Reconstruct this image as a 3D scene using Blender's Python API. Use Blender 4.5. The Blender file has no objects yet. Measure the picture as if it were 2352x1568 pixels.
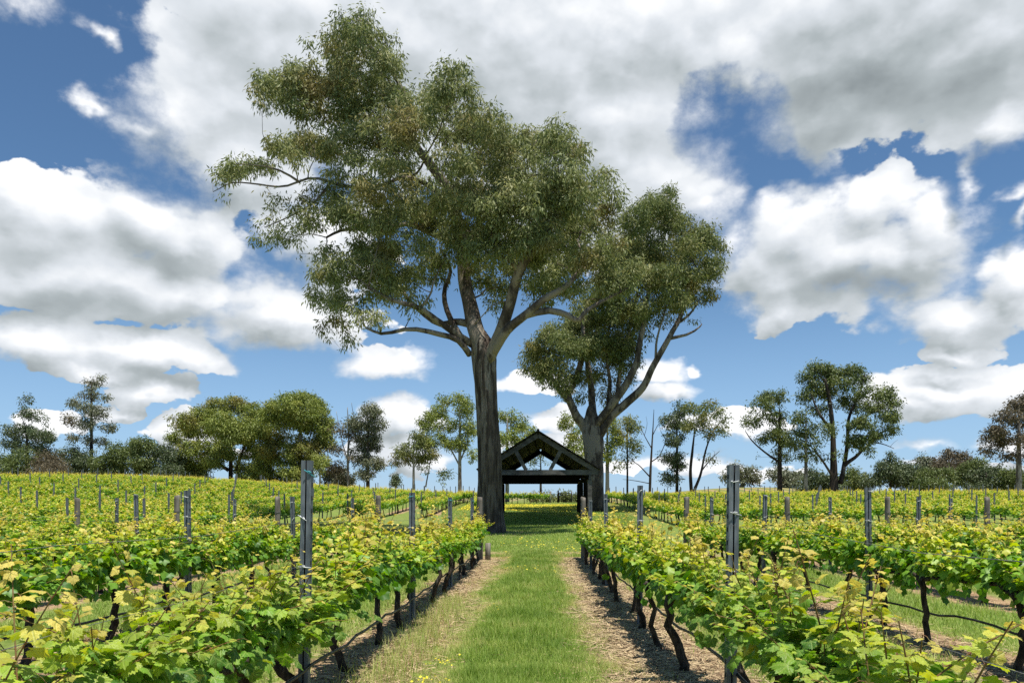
import bpy, math, random
import numpy as np
from mathutils import Vector

sc = bpy.context.scene
COL = sc.collection
RNG = np.random.default_rng(7)
random.seed(7)

# ------------------------------------------------------------------ camera
F, CX, HY, EYE = 1767.0, 1176.0, 1140.0, 1.6      # focal length and horizon measured on a 2352 px wide view of the photo
cam_d = bpy.data.cameras.new("camera")
cam_d.sensor_width = 36.0
cam_d.lens = 36.0 * F / 2352.0
cam_d.shift_y = (HY - 784.0) / 2352.0
cam_d.clip_start, cam_d.clip_end = 0.05, 6000.0
cam = bpy.data.objects.new("camera", cam_d)
cam.location = (0, 0, EYE)
cam.rotation_euler = (math.radians(90), 0, 0)
COL.objects.link(cam)
sc.camera = cam

# ------------------------------------------------------------------ exposure, render
sc.view_settings.view_transform = 'Standard'
sc.view_settings.look = 'None'
sc.view_settings.gamma = 1.0
sc.view_settings.exposure = 0.40
sc.view_settings.use_curve_mapping = False
sc.cycles.max_bounces = 6
sc.cycles.diffuse_bounces = 3
sc.cycles.glossy_bounces = 2
sc.cycles.transmission_bounces = 3
sc.cycles.transparent_max_bounces = 4
sc.cycles.use_denoising = False
sc.cycles.sample_clamp_indirect = 4.0

# ------------------------------------------------------------------ sun
SUN_EL, SUN_AZ = math.radians(76), math.radians(145)    # azimuth turned from +Y (view direction) towards +X
sd = Vector((math.sin(SUN_AZ) * math.cos(SUN_EL), math.cos(SUN_AZ) * math.cos(SUN_EL), math.sin(SUN_EL)))
sun_d = bpy.data.lights.new("sun", 'SUN')
sun_d.energy = 5.0
sun_d.angle = math.radians(0.55)
sun_d.color = (1.0, 0.955, 0.88)
sun = bpy.data.objects.new("sun", sun_d)
sun.rotation_euler = sd.to_track_quat('Z', 'Y').to_euler()
sun.location = sd * 200
COL.objects.link(sun)


# ------------------------------------------------------------------ node helper
class NT:
    def __init__(self, tree):
        self.t = tree
    def n(self, kind, ins=None, **props):
        nd = self.t.nodes.new(kind)
        for k, v in props.items():
            setattr(nd, k, v)
        for k, v in (ins or {}).items():
            s = nd.inputs[k]
            if isinstance(v, bpy.types.NodeSocket):
                self.t.links.new(v, s)
            else:
                s.default_value = v
        return nd
    def m(self, op, *a, clamp=False):
        nd = self.t.nodes.new('ShaderNodeMath')
        nd.operation = op
        nd.use_clamp = clamp
        for i, v in enumerate(a):
            if isinstance(v, bpy.types.NodeSocket):
                self.t.links.new(v, nd.inputs[i])
            else:
                nd.inputs[i].default_value = v
        return nd.outputs[0]
    def vm(self, op, *a):
        nd = self.t.nodes.new('ShaderNodeVectorMath')
        nd.operation = op
        for i, v in enumerate(a):
            if isinstance(v, bpy.types.NodeSocket):
                self.t.links.new(v, nd.inputs[i])
            else:
                nd.inputs[i].default_value = v
        return nd.outputs['Value'] if op in ('LENGTH', 'DOT_PRODUCT', 'DISTANCE') else nd.outputs[0]
    def noise(self, vec, scale, detail=2.0, rough=0.5, dim='3D', out='Fac'):
        nd = self.t.nodes.new('ShaderNodeTexNoise')
        nd.noise_dimensions = dim
        nd.inputs['Scale'].default_value = scale
        nd.inputs['Detail'].default_value = detail
        nd.inputs['Roughness'].default_value = rough
        if vec is not None:
            self.t.links.new(vec, nd.inputs['Vector'])
        return nd.outputs[0] if out == 'Fac' else nd.outputs[1]
    def mix(self, fac, a, b, blend='MIX'):
        nd = self.t.nodes.new('ShaderNodeMix')
        nd.data_type = 'RGBA'
        nd.blend_type = blend
        for s, v in ((nd.inputs[0], fac), (nd.inputs[6], a), (nd.inputs[7], b)):
            if isinstance(v, bpy.types.NodeSocket):
                self.t.links.new(v, s)
            elif s is nd.inputs[0] or not hasattr(v, '__len__'):
                s.default_value = v
            else:
                s.default_value = (v[0], v[1], v[2], 1.0)
        return nd.outputs[2]
    def ss(self, x, a, b, lo=0.0, hi=1.0):
        nd = self.t.nodes.new('ShaderNodeMapRange')
        nd.interpolation_type = 'SMOOTHSTEP'
        self.t.links.new(x, nd.inputs[0])
        for i, v in ((1, a), (2, b), (3, lo), (4, hi)):
            nd.inputs[i].default_value = v
        return nd.outputs[0]
    def link(self, a, b):
        self.t.links.new(a, b)


# ------------------------------------------------------------------ sky: Nishita air with cumulus clouds, laid out by azimuth and elevation
def azel(px, py):
    u, v = (px - CX) / F, (HY - py) / F
    return math.atan(u), math.atan(v / math.sqrt(1 + u * u))


# px, py of the centre, half width, height above and below the centre (flat cumulus bases)
CLOUDS = [
    (60, 10, 80, 50, 60), (228, 95, 50, 28, 28), (225, 235, 85, 30, 26), (330, 270, 90, 40, 40),
    (640, 130, 330, 230, 260), (440, 270, 190, 160, 140), (560, 400, 200, 150, 90), (1120, 60, 520, 200, 320), (1380, 330, 300, 260, 260),
    (1560, 430, 170, 130, 130), (1480, 90, 300, 200, 170), (1600, 470, 110, 80, 90),
    (1960, 90, 430, 260, 190), (1930, 240, 240, 120, 110), (2250, 110, 320, 230, 160), (2290, 280, 120, 70, 70), (2230, 400, 36, 90, 60), (2310, 440, 60, 26, 20), (1720, 150, 200, 160, 90),
    (2020, 490, 160, 100, 110), (1830, 520, 170, 85, 140), (2140, 530, 130, 110, 110), (2080, 610, 220, 110, 90), (1760, 620, 190, 90, 95), (1700, 545, 90, 60, 90), (1940, 580, 260, 100, 120), (1780, 700, 130, 60, 45),
    (2220, 720, 230, 90, 60), (2330, 640, 100, 80, 70), (2230, 800, 90, 28, 26), (2340, 500, 30, 50, 45),
    (90, 480, 240, 95, 160), (330, 500, 170, 95, 140), (440, 560, 160, 110, 120), (130, 640, 330, 120, 80), (420, 680, 330, 100, 75), (640, 740, 240, 80, 60), (880, 840, 130, 60, 38),
    (760, 560, 150, 120, 110),
    (110, 800, 170, 75, 60), (380, 820, 190, 60, 42), (200, 850, 130, 30, 18), (330, 900, 105, 48, 38), (280, 950, 60, 24, 20), (120, 965, 110, 36, 34),
    (420, 985, 70, 45, 40), (920, 970, 85, 55, 60), (930, 1040, 120, 40, 40),
    (1210, 890, 100, 34, 22), (1260, 960, 75, 34, 30), (1300, 1005, 110, 34, 30), (1540, 860, 80, 48, 26), (1620, 852, 24, 26, 20), (1530, 910, 85, 34, 28), (1640, 985, 130, 22, 18),
    (2180, 890, 190, 52, 50), (2310, 880, 150, 55, 70), (2080, 930, 120, 36, 40), (2110, 1020, 90, 26, 20), (1720, 1000, 110, 30, 16), (1540, 1066, 200, 22, 18), (2290, 1000, 110, 22, 20),
    (1700, 1075, 160, 18, 18), (480, 1060, 120, 16, 12), (1010, 985, 60, 20, 16), (2200, 1065, 150, 14, 12), (1180, 1020, 70, 16, 14),
]
# grey undersides, thick parts of the clouds: centre, half sizes, strength
SHADES = [
    (2000, 180, 350, 160, .38), (2230, 150, 260, 140, .34), (1900, 310, 210, 80, .34), (1300, 330, 240, 80, .20), (620, 90, 260, 60, .20), (850, 190, 220, 70, .16), (420, 600, 190, 60, .22), (560, 620, 230, 50, .24),
    (150, 690, 250, 50, .28), (520, 745, 220, 30, .18), (2000, 655, 260, 50, .40), (1800, 640, 120, 50, .16), (2230, 765, 160, 24, .16), (400, 855, 120, 16, .12),
    (100, 860, 120, 20, .12), (2200, 935, 220, 24, .14), (330, 930, 70, 12, .14), (1150, 190, 250, 70, .12), (1580, 330, 120, 50, .14),
]


def cloud_field():
    g = bpy.data.node_groups.new("cloud_field", 'ShaderNodeTree')
    g.interface.new_socket("P", in_out='INPUT', socket_type='NodeSocketVector')
    g.interface.new_socket("D", in_out='OUTPUT', socket_type='NodeSocketFloat')
    g.interface.new_socket("low", in_out='OUTPUT', socket_type='NodeSocketFloat')
    N = NT(g)
    gi, go = N.n('NodeGroupInput'), N.n('NodeGroupOutput')
    p = gi.outputs[0]
    q = N.vm('MULTIPLY', p, (1.0, 1.5, 1.0))
    w1 = N.vm('SUBTRACT', N.noise(q, 7.0, 2.0, .5, '2D', 'Color'), (.5, .5, .5))
    w2 = N.vm('SUBTRACT', N.noise(q, 26.0, 3.0, .6, '2D', 'Color'), (.5, .5, .5))
    pw = N.vm('ADD', p, N.vm('ADD', N.vm('MULTIPLY', w1, (.075, .055, 0)), N.vm('MULTIPLY', w2, (.028, .022, 0))))
    acc = None
    for (cx, cy, rx, rt, rb) in CLOUDS:
        a, e = azel(cx, cy)
        cosa = math.cos(a)
        sx, st, sb = F / rx / cosa ** 2 * .93, F / rt / cosa * .93, F / rb / cosa * .93
        A = g.nodes.new('ShaderNodeVectorMath'); A.operation = 'MULTIPLY_ADD'
        N.link(pw, A.inputs[0]); A.inputs[1].default_value = (sx, st, 0); A.inputs[2].default_value = (-a * sx, -e * st, 0)
        B = g.nodes.new('ShaderNodeVectorMath'); B.operation = 'MULTIPLY_ADD'
        N.link(pw, B.inputs[0]); B.inputs[1].default_value = (sx, -sb, 0); B.inputs[2].default_value = (-a * sx, e * sb, 0)
        L = N.vm('LENGTH', N.vm('MAXIMUM', A.outputs[0], B.outputs[0]))
        acc = L if acc is None else N.m('SMOOTH_MIN', acc, L, .18)
    fld = N.m('SUBTRACT', 1.0, acc)
    fb1 = N.m('SUBTRACT', N.noise(q, 9.0, 3.0, .5, '2D'), .5)
    fb2 = N.m('SUBTRACT', N.noise(q, 38.0, 5.0, .62, '2D'), .5)
    def billow(scale):                                   # rounded heads
        v = N.n('ShaderNodeTexVoronoi', voronoi_dimensions='2D', feature='SMOOTH_F1')
        v.inputs['Scale'].default_value = scale
        v.inputs['Smoothness'].default_value = .35
        N.link(N.vm('ADD', q, N.vm('MULTIPLY', w2, (.03, .03, 0))), v.inputs['Vector'])
        return N.m('SUBTRACT', .42, v.outputs['Distance'])
    b1, b2 = billow(17.0), billow(46.0)
    low = N.m('ADD', fld, N.m('ADD', N.m('MULTIPLY', fb1, .55), N.m('MULTIPLY', b1, .34)))
    d = N.m('ADD', low, N.m('ADD', N.m('MULTIPLY', fb2, .34), N.m('MULTIPLY', b2, .20)))
    N.link(d, go.inputs[0])
    N.link(N.m('ADD', low, N.m('ADD', N.m('MULTIPLY', fb2, .07), N.m('MULTIPLY', b2, .10))), go.inputs[1])
    return g


world = bpy.data.worlds.new("World")
sc.world = world
world.use_nodes = True
world.cycles.sampling_method = 'MANUAL'
world.cycles.sample_map_resolution = 512
wt = world.node_tree
wt.nodes.clear()
W = NT(wt)
sky = W.n('ShaderNodeTexSky', sky_type='NISHITA', sun_disc=False, sun_elevation=SUN_EL, sun_rotation=SUN_AZ, altitude=600.0, air_density=1.0, dust_density=0.0, ozone_density=3.0)
SKY_STRENGTH = 0.090
dirv = W.vm('NORMALIZE', W.n('ShaderNodeTexCoord').outputs['Generated'])
sp = W.n('ShaderNodeSeparateXYZ', {0: dirv})
az = W.m('ARCTAN2', sp.outputs[0], sp.outputs[1])
el = W.m('ARCSINE', sp.outputs[2])
P0 = W.n('ShaderNodeCombineXYZ', {0: az, 1: el}).outputs[0]
grp = cloud_field()
def field(p):
    nd = wt.nodes.new('ShaderNodeGroup'); nd.node_tree = grp
    W.link(p, nd.inputs[0]); return nd.outputs
D0, L0 = field(P0)[:2]
L1 = field(W.vm('ADD', P0, (.014, .030, 0)))[1]
soft = W.noise(P0, 5.0, 1.0, .5, '2D')
wid = W.m('ADD', .10, W.m('MULTIPLY', W.ss(soft, .46, .64), .50))      # crisp cumulus heads, wispy fringes
wisp = None
for (cx, cy, rx, ry) in ((220, 150, 170, 190), (330, 330, 150, 140), (60, 40, 130, 90), (1680, 260, 160, 130), (2280, 430, 120, 120), (1640, 560, 110, 110), (1650, 720, 130, 60), (460, 420, 90, 60), (1620, 1030, 260, 50), (2230, 1010, 160, 40)):
    a, e = azel(cx, cy)
    s = (F / rx / math.cos(a) ** 2, F / ry / math.cos(a), 0)
    nd = wt.nodes.new('ShaderNodeVectorMath'); nd.operation = 'MULTIPLY_ADD'
    W.link(P0, nd.inputs[0]); nd.inputs[1].default_value = s; nd.inputs[2].default_value = (-a * s[0], -e * s[1], 0)
    v = W.ss(W.vm('LENGTH', nd.outputs[0]), 0.5, 1.2, 1.0, 0.0)
    wisp = v if wisp is None else W.m('MAXIMUM', wisp, v)
wid = W.m('ADD', wid, W.m('MULTIPLY', wisp, .85))
streak = W.m('SUBTRACT', W.noise(W.vm('MULTIPLY', P0, (1, 1.3, 1)), 22.0, 6.0, .68, '2D'), .5)
alpha = W.m('DIVIDE', W.m('ADD', W.m('ADD', D0, .02), W.m('MULTIPLY', W.m('MULTIPLY', wisp, streak), 1.0)), wid, clamp=True)
alpha = W.ss(alpha, 0.0, 1.0)
up = W.m('SUBTRACT', L0, L1)                       # > 0 where the cloud thins towards the light, < 0 on undersides
thin = W.ss(L0, .0, .55)
lit = W.m('ADD', W.m('SUBTRACT', .70, W.m('MULTIPLY', thin, .10)), W.m('MULTIPLY', up, .60), clamp=True)
sh = None
for (cx, cy, rx, ry, k) in SHADES:
    a, e = azel(cx, cy)
    s = (F / rx / math.cos(a) ** 2, F / ry / math.cos(a), 0)
    nd = wt.nodes.new('ShaderNodeVectorMath'); nd.operation = 'MULTIPLY_ADD'
    W.link(P0, nd.inputs[0]); nd.inputs[1].default_value = s; nd.inputs[2].default_value = (-a * s[0], -e * s[1], 0)
    v = W.ss(W.vm('LENGTH', nd.outputs[0]), 0.1, 1.35, k, 0.0)
    sh = v if sh is None else W.m('MAXIMUM', sh, v)
fine = W.m('SUBTRACT', W.noise(W.vm('MULTIPLY', P0, (1, 1.6, 1)), 16.0, 4.0, .55, '2D'), .5)
thick = W.ss(L0, .05, .7)
lit = W.m('SUBTRACT', lit, W.m('MULTIPLY', W.m('MULTIPLY', sh, thick), W.m('ADD', 1.0, W.m('MULTIPLY', fine, .5))), clamp=True)
ramp = W.n('ShaderNodeValToRGB', {0: lit})
cr = ramp.color_ramp
cr.elements[0].position = 0.0; cr.elements[0].color = (.25, .285, .30, 1)
cr.elements[1].position = 1.0; cr.elements[1].color = (.96, .97, .985, 1)
e_ = cr.elements.new(.30); e_.color = (.39, .435, .455, 1)
e_ = cr.elements.new(.65); e_.color = (.66, .70, .745, 1)
skyc = W.mix(1.0, sky.outputs[0], (SKY_STRENGTH * .80, SKY_STRENGTH * .98, SKY_STRENGTH * 1.06), 'MULTIPLY')
veil = W.m('MULTIPLY', W.ss(el, .30, -.01), .66)        # pale air low over the horizon
skyc = W.mix(veil, skyc, (.33, .51, .80))
fin = W.mix(alpha, skyc, ramp.outputs[0])
bg = W.n('ShaderNodeBackground', {0: fin, 1: 0.87})
out = W.n('ShaderNodeOutputWorld', {0: bg.outputs[0]})


# ------------------------------------------------------------------ geometry helpers
def S(t):
    t = np.clip(t, 0, 1)
    return t * t * (3 - 2 * t)

ROWDX = 0.0334                                      # the vine rows run slightly to the side of the view axis

def ground(x, y):
    x = np.asarray(x, float); y = np.asarray(y, float)
    u = x - ROWDX * y
    z = -.33 * S(y / 24) + .13 * S((y - 26) / 12) + 1.05 * S((y - 40) / 50) - .55 * S((y - 100) / 70)
    z = z + 2.1 * S((-u - 3) / 48) * S((y - 8) / 82) - .6 * S((-u - 3) / 48) * S((y - 110) / 60)
    z = z + .25 * S((u - 6) / 40) * S((y - 20) / 60)
    z = z + 3.3 * np.exp(-((x - 58) / 30) ** 2 - ((y - 185) / 38) ** 2)
    near = np.exp(-y / 60)
    return z + near * (.02 * np.sin(x * 1.9 + y * .7) + .015 * np.sin(y * 2.3 - x * .8))

def G(x, y):
    return float(ground(x, y))

def P(px, py, Y):
    return np.array([(px - CX) / F * Y, Y, EYE + (HY - py) / F * Y])

def row_x(u, y):
    return u + ROWDX * y


class MB:
    """collects vertices and polygons, then links them as one mesh object"""
    def __init__(self):
        self.V, self.L, self.T, self.A, self.M, self.nv, self.sm = [], [], [], [], [], 0, []
    def add(self, V, faces, attr=None, mat=0, smooth=True):
        """faces: (n,k) index array or list of such arrays"""
        V = np.asarray(V, float).reshape(-1, 3)
        if not isinstance(faces, (list, tuple)):
            faces = [faces]
        for f in faces:
            f = np.asarray(f, np.int64)
            if f.size == 0:
                continue
            self.L.append((f + self.nv).ravel())
            self.T.append(np.full(len(f), f.shape[1], np.int64))
            self.M.append(np.full(len(f), mat, np.int64))
            self.sm.append(np.full(len(f), smooth, bool))
        self.V.append(V)
        if attr is None:
            attr = np.zeros((len(V), 4))
        attr = np.asarray(attr, float)
        if attr.ndim == 1:
            attr = np.tile(attr, (len(V), 1))
        self.A.append(attr)
        self.nv += len(V)
    def mesh(self, name, mats):
        me = bpy.data.meshes.new(name)
        V = np.concatenate(self.V); L = np.concatenate(self.L); T = np.concatenate(self.T)
        me.vertices.add(len(V)); me.vertices.foreach_set('co', V.astype(np.float32).ravel())
        me.loops.add(len(L)); me.loops.foreach_set('vertex_index', L.astype(np.int32))
        me.polygons.add(len(T))
        st = np.concatenate([[0], np.cumsum(T)[:-1]])
        me.polygons.foreach_set('loop_start', st.astype(np.int32))
        me.polygons.foreach_set('loop_total', T.astype(np.int32))
        me.polygons.foreach_set('material_index', np.concatenate(self.M).astype(np.int32))
        me.polygons.foreach_set('use_smooth', np.concatenate(self.sm))
        at = me.color_attributes.new('data', 'FLOAT_COLOR', 'POINT')
        at.data.foreach_set('color', np.concatenate(self.A).astype(np.float32).ravel())
        for m in (mats if isinstance(mats, (list, tuple)) else [mats]):
            me.materials.append(m)
        me.update()
        return me
    def obj(self, name, mats, parent=None, loc=None):
        return link(name, self.mesh(name, mats), parent, loc)

def link(name, data, parent=None, loc=None):
    o = bpy.data.objects.new(name, data)
    COL.objects.link(o)
    if parent is not None:
        o.parent = parent
    if loc is not None:
        o.location = loc
    return o

def tag(o, label=None, cat=None, group=None, kind=None):
    for k, v in (('label', label), ('category', cat), ('group', group), ('kind', kind)):
        if v:
            o[k] = v
    return o

def thing(name, label, cat, loc, rz=0.0, group=None):
    o = link(name, None, None, tuple(loc))
    o.rotation_euler = (0, 0, rz)
    return tag(o, label, cat, group)

def rings(pts, rad, sides, rough=0.0, rng=RNG, cap=True, oval=None):
    """tube along pts with radius per point, a little lumpy"""
    pts = np.asarray(pts, float); n = len(pts)
    rad = np.broadcast_to(np.asarray(rad, float), (n,))
    tan = np.gradient(pts, axis=0)
    tan /= np.linalg.norm(tan, axis=1, keepdims=True) + 1e-9
    ref = np.array([.31, .95, .05]) if abs(tan[:, 1]).mean() < .8 else np.array([.95, .2, .2])
    a = np.cross(tan, ref); a /= np.linalg.norm(a, axis=1, keepdims=True) + 1e-9
    b = np.cross(tan, a)
    th = np.arange(sides) * 2 * math.pi / sides
    r = rad[:, None] * np.ones((1, sides))
    if rough:
        per = rng.normal(0, rough, sides)
        nz = rng.normal(0, rough, (n, sides))
        for k in range(2):
            nz[1:-1] = (nz[:-2] + nz[1:-1] * 2 + nz[2:]) / 4
        r = r * (1 + per[None] * .6 + nz)
    V = pts[:, None, :] + a[:, None, :] * (np.cos(th) * r)[..., None] + b[:, None, :] * (np.sin(th) * r)[..., None]
    V = V.reshape(-1, 3)
    i = np.arange(n - 1)[:, None] * sides; j = np.arange(sides)[None]; j2 = (j + 1) % sides
    Fq = np.stack([i + j, i + j2, i + sides + j2, i + sides + j], -1).reshape(-1, 4)
    faces = [Fq]
    if cap:
        V = np.vstack([V, pts[:1], pts[-1:]])
        c0, c1 = n * sides, n * sides + 1
        jj = np.arange(sides); jn = (jj + 1) % sides
        faces.append(np.stack([np.full(sides, c0), jn, jj], -1))
        faces.append(np.stack([np.full(sides, c1), (n - 1) * sides + jj, (n - 1) * sides + jn], -1))
    return V, faces

BOXF = np.array([[0, 3, 2, 1], [4, 5, 6, 7], [0, 1, 5, 4], [1, 2, 6, 5], [2, 3, 7, 6], [3, 0, 4, 7]])
def bar(p0, p1, w, h, up=(0, 0, 1)):
    """a squared timber from p0 to p1: w sideways, h along up"""
    p0, p1 = np.asarray(p0, float), np.asarray(p1, float)
    d = p1 - p0; d /= np.linalg.norm(d)
    s = np.cross(d, up); s /= np.linalg.norm(s)
    t = np.cross(s, d)
    V = []
    for p in (p0, p1):
        for a, b in ((-1, -1), (1, -1), (1, 1), (-1, 1)):
            V.append(p + s * a * w / 2 + t * b * h / 2)
    return np.array(V), BOXF

def bezier(p, n):
    """smooth curve through control points (Catmull-Rom)"""
    p = np.asarray(p, float)
    q = np.vstack([2 * p[0] - p[1], p, 2 * p[-1] - p[-2]])
    seg = len(p) - 1
    out = []
    for t in np.linspace(0, seg - 1e-6, n):
        i = int(t); f = t - i
        a, b, c, d = q[i], q[i + 1], q[i + 2], q[i + 3]
        out.append(.5 * (2 * b + (c - a) * f + (2 * a - 5 * b + 4 * c - d) * f * f + (3 * b - a - 3 * c + d) * f ** 3))
    return np.array(out)

def frames(tip, nrm):
    """(N,3,3) bases: x towards the tip, z along the normal"""
    x = tip / (np.linalg.norm(tip, axis=1, keepdims=True) + 1e-9)
    y = np.cross(nrm, x); y /= np.linalg.norm(y, axis=1, keepdims=True) + 1e-9
    z = np.cross(x, y)
    return np.stack([x, y, z], 1)

def scatter(mb, TV, TF, pos, B, size, attr, mat=0, local=False):
    """copies of a small template (leaf, blade) merged into mb"""
    N, n = len(pos), len(TV)
    size = np.asarray(size, float)
    if size.ndim == 1:
        size = size[:, None]
    V = pos[:, None, :] + np.einsum('nj,aji->ani', TV, B) * size[:, :, None]
    A = np.repeat(np.asarray(attr, float)[:, None, :], n, 1)
    if local:
        A = A.copy()
        A[:, :, 2] = TV[None, :, 0] * .5 + .5
        A[:, :, 3] = TV[None, :, 1] * .5 + .5
    off = (np.arange(N) * n)[:, None, None]
    faces = [(f[None] + off).reshape(-1, f.shape[1]) for f in TF]
    mb.add(V.reshape(-1, 3), faces, A.reshape(-1, 4), mat)


# ------------------------------------------------------------------ materials
def material(name):
    m = bpy.data.materials.new(name)
    m.use_nodes = True
    m.node_tree.nodes.clear()
    N = NT(m.node_tree)
    N.o = N.n('ShaderNodeOutputMaterial')
    return m, N

def attr_rgba(N, name='data'):
    a = N.n('ShaderNodeAttribute', attribute_name=name)
    s = N.n('ShaderNodeSeparateColor', {0: a.outputs['Color']})
    return s.outputs[0], s.outputs[1], s.outputs[2], a.outputs['Alpha']

def principled(N, color, rough, spec=.3, bump=None, strength=.3, dist=.02):
    p = N.n('ShaderNodeBsdfPrincipled', {'Base Color': color if isinstance(color, bpy.types.NodeSocket) else (*color, 1), 'Roughness': rough})
    p.inputs['Specular IOR Level'].default_value = spec
    if bump is not None:
        b = N.n('ShaderNodeBump', {'Height': bump, 'Strength': strength, 'Distance': dist})
        N.link(b.outputs[0], p.inputs['Normal'])
    return p

def leaf_material(name, cols, trans=.35, rough=.45, spec=.35, vary=.56, veins=False, tint=None, clump=0.0, clump_col=(.2, .12, .04)):
    """cols: colour by the leaf's age 0..1; part of the light passes through"""
    m, N = material(name)
    age, rnd, lx, ly = attr_rgba(N)
    r = N.n('ShaderNodeValToRGB', {0: age})
    e = r.color_ramp.elements
    for i, (pos, c) in enumerate(cols):
        el_ = e[i] if i < 2 else e.new(pos)
        el_.position = pos; el_.color = (*c, 1)
    col = r.outputs[0]
    hsv = N.n('ShaderNodeHueSaturation', {'Color': col, 'Value': N.m('ADD', 1.0 - vary / 2, N.m('MULTIPLY', rnd, vary))})
    col = hsv.outputs[0]
    if clump:
        geo = N.n('ShaderNodeNewGeometry')
        f = N.ss(N.noise(geo.outputs['Position'], clump, 2.0, .6), .52, .70)
        col = N.mix(N.m('MULTIPLY', f, .65), col, clump_col)
    bump = None
    if veins:
        x = N.m('SUBTRACT', N.m('MULTIPLY', lx, 2), 1); y = N.m('ABSOLUTE', N.m('SUBTRACT', N.m('MULTIPLY', ly, 2), 1))
        rr = N.m('SQRT', N.m('ADD', N.m('MULTIPLY', x, x), N.m('MULTIPLY', y, y)))
        an = N.m('ARCTAN2', y, x)
        dmin = None
        for a in (0.0, .86, 1.83):
            d = N.m('MULTIPLY', N.m('ABSOLUTE', N.m('SINE', N.m('SUBTRACT', an, a))), rr)
            dmin = d if dmin is None else N.m('MINIMUM', dmin, d)
        w = N.n('ShaderNodeTexWave', {'Scale': 3.2, 'Distortion': 1.5, 'Detail': 1.0}, wave_type='BANDS')
        cmb = N.n('ShaderNodeCombineXYZ', {0: N.m('SUBTRACT', rr, N.m('MULTIPLY', dmin, .9)), 1: 0.0})
        N.link(cmb.outputs[0], w.inputs['Vector'])
        vein = N.m('MAXIMUM', N.ss(dmin, .012, .045, 1, 0), N.m('MULTIPLY', N.ss(w.outputs['Fac'], .86, 1.0), .45))
        col = N.mix(N.m('MULTIPLY', vein, .42), col, (.42, .50, .14))
        cell = N.noise(N.n('ShaderNodeCombineXYZ', {0: lx, 1: ly, 2: rnd}).outputs[0], 26.0, 2.0, .6)
        bump = N.m('ADD', N.m('MULTIPLY', vein, -.6), N.m('MULTIPLY', cell, 1.0))
    p = principled(N, col, rough, spec, bump, .5, .006)
    tcol = N.n('ShaderNodeHueSaturation', {'Color': col, 'Saturation': 1.12, 'Value': 1.25}).outputs[0]
    tr = N.n('ShaderNodeBsdfTranslucent', {0: tcol})
    mx = N.n('ShaderNodeMixShader', {0: trans, 1: p.outputs[0], 2: tr.outputs[0]})
    N.link(mx.outputs[0], N.o.inputs[0])
    return m

def bark_material(name, dark, mid, pale, streak=(1.0, 1.0, .12), scale=3.0, pale_amt=.5, bump=.5, dist=.05, z0=None, z1=None):
    m, N = material(name)
    tc = N.n('ShaderNodeNewGeometry').outputs['Position']
    v = N.vm('MULTIPLY', tc, streak)
    a = N.noise(v, scale, 5.0, .62)
    b = N.noise(N.vm('MULTIPLY', tc, (streak[0], streak[1], streak[2] * .6)), scale * 3.2, 4.0, .6)
    c = N.noise(N.vm('MULTIPLY', tc, (1, 1, .35)), scale * .45, 4.0, .6)
    col = N.mix(N.ss(a, .38, .62), dark, mid)
    f = N.m('MULTIPLY', N.ss(c, .62 - .25 * pale_amt, .70 - .25 * pale_amt), 1.0)
    if z0 is not None:
        z = N.n('ShaderNodeSeparateXYZ', {0: tc}).outputs[2]
        zz = N.m('ADD', z, N.m('MULTIPLY', N.m('SUBTRACT', a, .5), 5.0))
        f = N.m('MULTIPLY', N.m('ADD', f, N.m('MULTIPLY', N.ss(zz, z0, z1), .35)), N.ss(zz, z0 - 2.5, z1 - 2.0), clamp=True)
    col = N.mix(N.m('MULTIPLY', f, .85), col, pale)
    col = N.mix(N.m('MULTIPLY', N.ss(b, .55, .75), .45), col, dark)
    h = N.m('ADD', N.m('MULTIPLY', a, .7), N.m('MULTIPLY', b, .5))
    p = principled(N, col, .85, .15, h, bump, dist)
    N.link(p.outputs[0], N.o.inputs[0])
    return m

def plain(name, c0, c1, scale, rough, spec=.3, stretch=(1, 1, 1), bump=.2, dist=.01, metal=0.0):
    m, N = material(name)
    tc = N.n('ShaderNodeTexCoord').outputs['Object']
    a = N.noise(N.vm('MULTIPLY', tc, stretch), scale, 5.0, .62)
    p = principled(N, N.mix(N.ss(a, .35, .68), c0, c1), rough, spec, a, bump, dist)
    p.inputs['Metallic'].default_value = metal
    N.link(p.outputs[0], N.o.inputs[0])
    return m

VINE_COLS = [(0.0, (.085, .215, .026)), (1.0, (.64, .52, .12)), (.30, (.21, .38, .038)), (.60, (.40, .49, .050)), (.85, (.56, .55, .075))]
M_VINE_NEAR = leaf_material('vine_leaf', VINE_COLS, .42, .42, .40, veins=True)
M_VINE = leaf_material('vine_leaf_plain', VINE_COLS, .42, .45, .38)
M_SHOOT = plain('vine_shoot', (.16, .13, .035), (.20, .085, .04), 30, .6)
M_VTRUNK = bark_material('vine_bark', (.022, .017, .013), (.075, .058, .044), (.14, .12, .10), scale=22, pale_amt=.12, bump=.9, dist=.02, streak=(1, 1, .35))
M_STEEL = plain('galvanised_steel', (.085, .098, .108), (.20, .22, .235), 14, .55, .35, (1, 1, .25), .05)
M_STEELDK = plain('dark_steel', (.018, .019, .02), (.05, .052, .055), 20, .7)  # darker steel for the inner channel faces and the notches
M_CLIP = plain('wire_clip', (.55, .56, .55), (.70, .72, .70), 60, .4)
M_CLIPB = plain('blue_wire_clip', (.05, .32, .38), (.07, .40, .45), 60, .4)
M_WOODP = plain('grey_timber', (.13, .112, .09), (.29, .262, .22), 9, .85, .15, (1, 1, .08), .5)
M_WOODT = plain('dark_shaded_timber', (.005, .0045, .004), (.014, .0125, .011), 5, .9, .05, (1, .3, 1), .4)  # shade inside the shelter put into the timber colour; gate and hinge post share it
M_WOODF = plain('grey_truss_timber', (.065, .062, .058), (.15, .142, .13), 5, .8, .2, (.4, 1, 1), .4)
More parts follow.
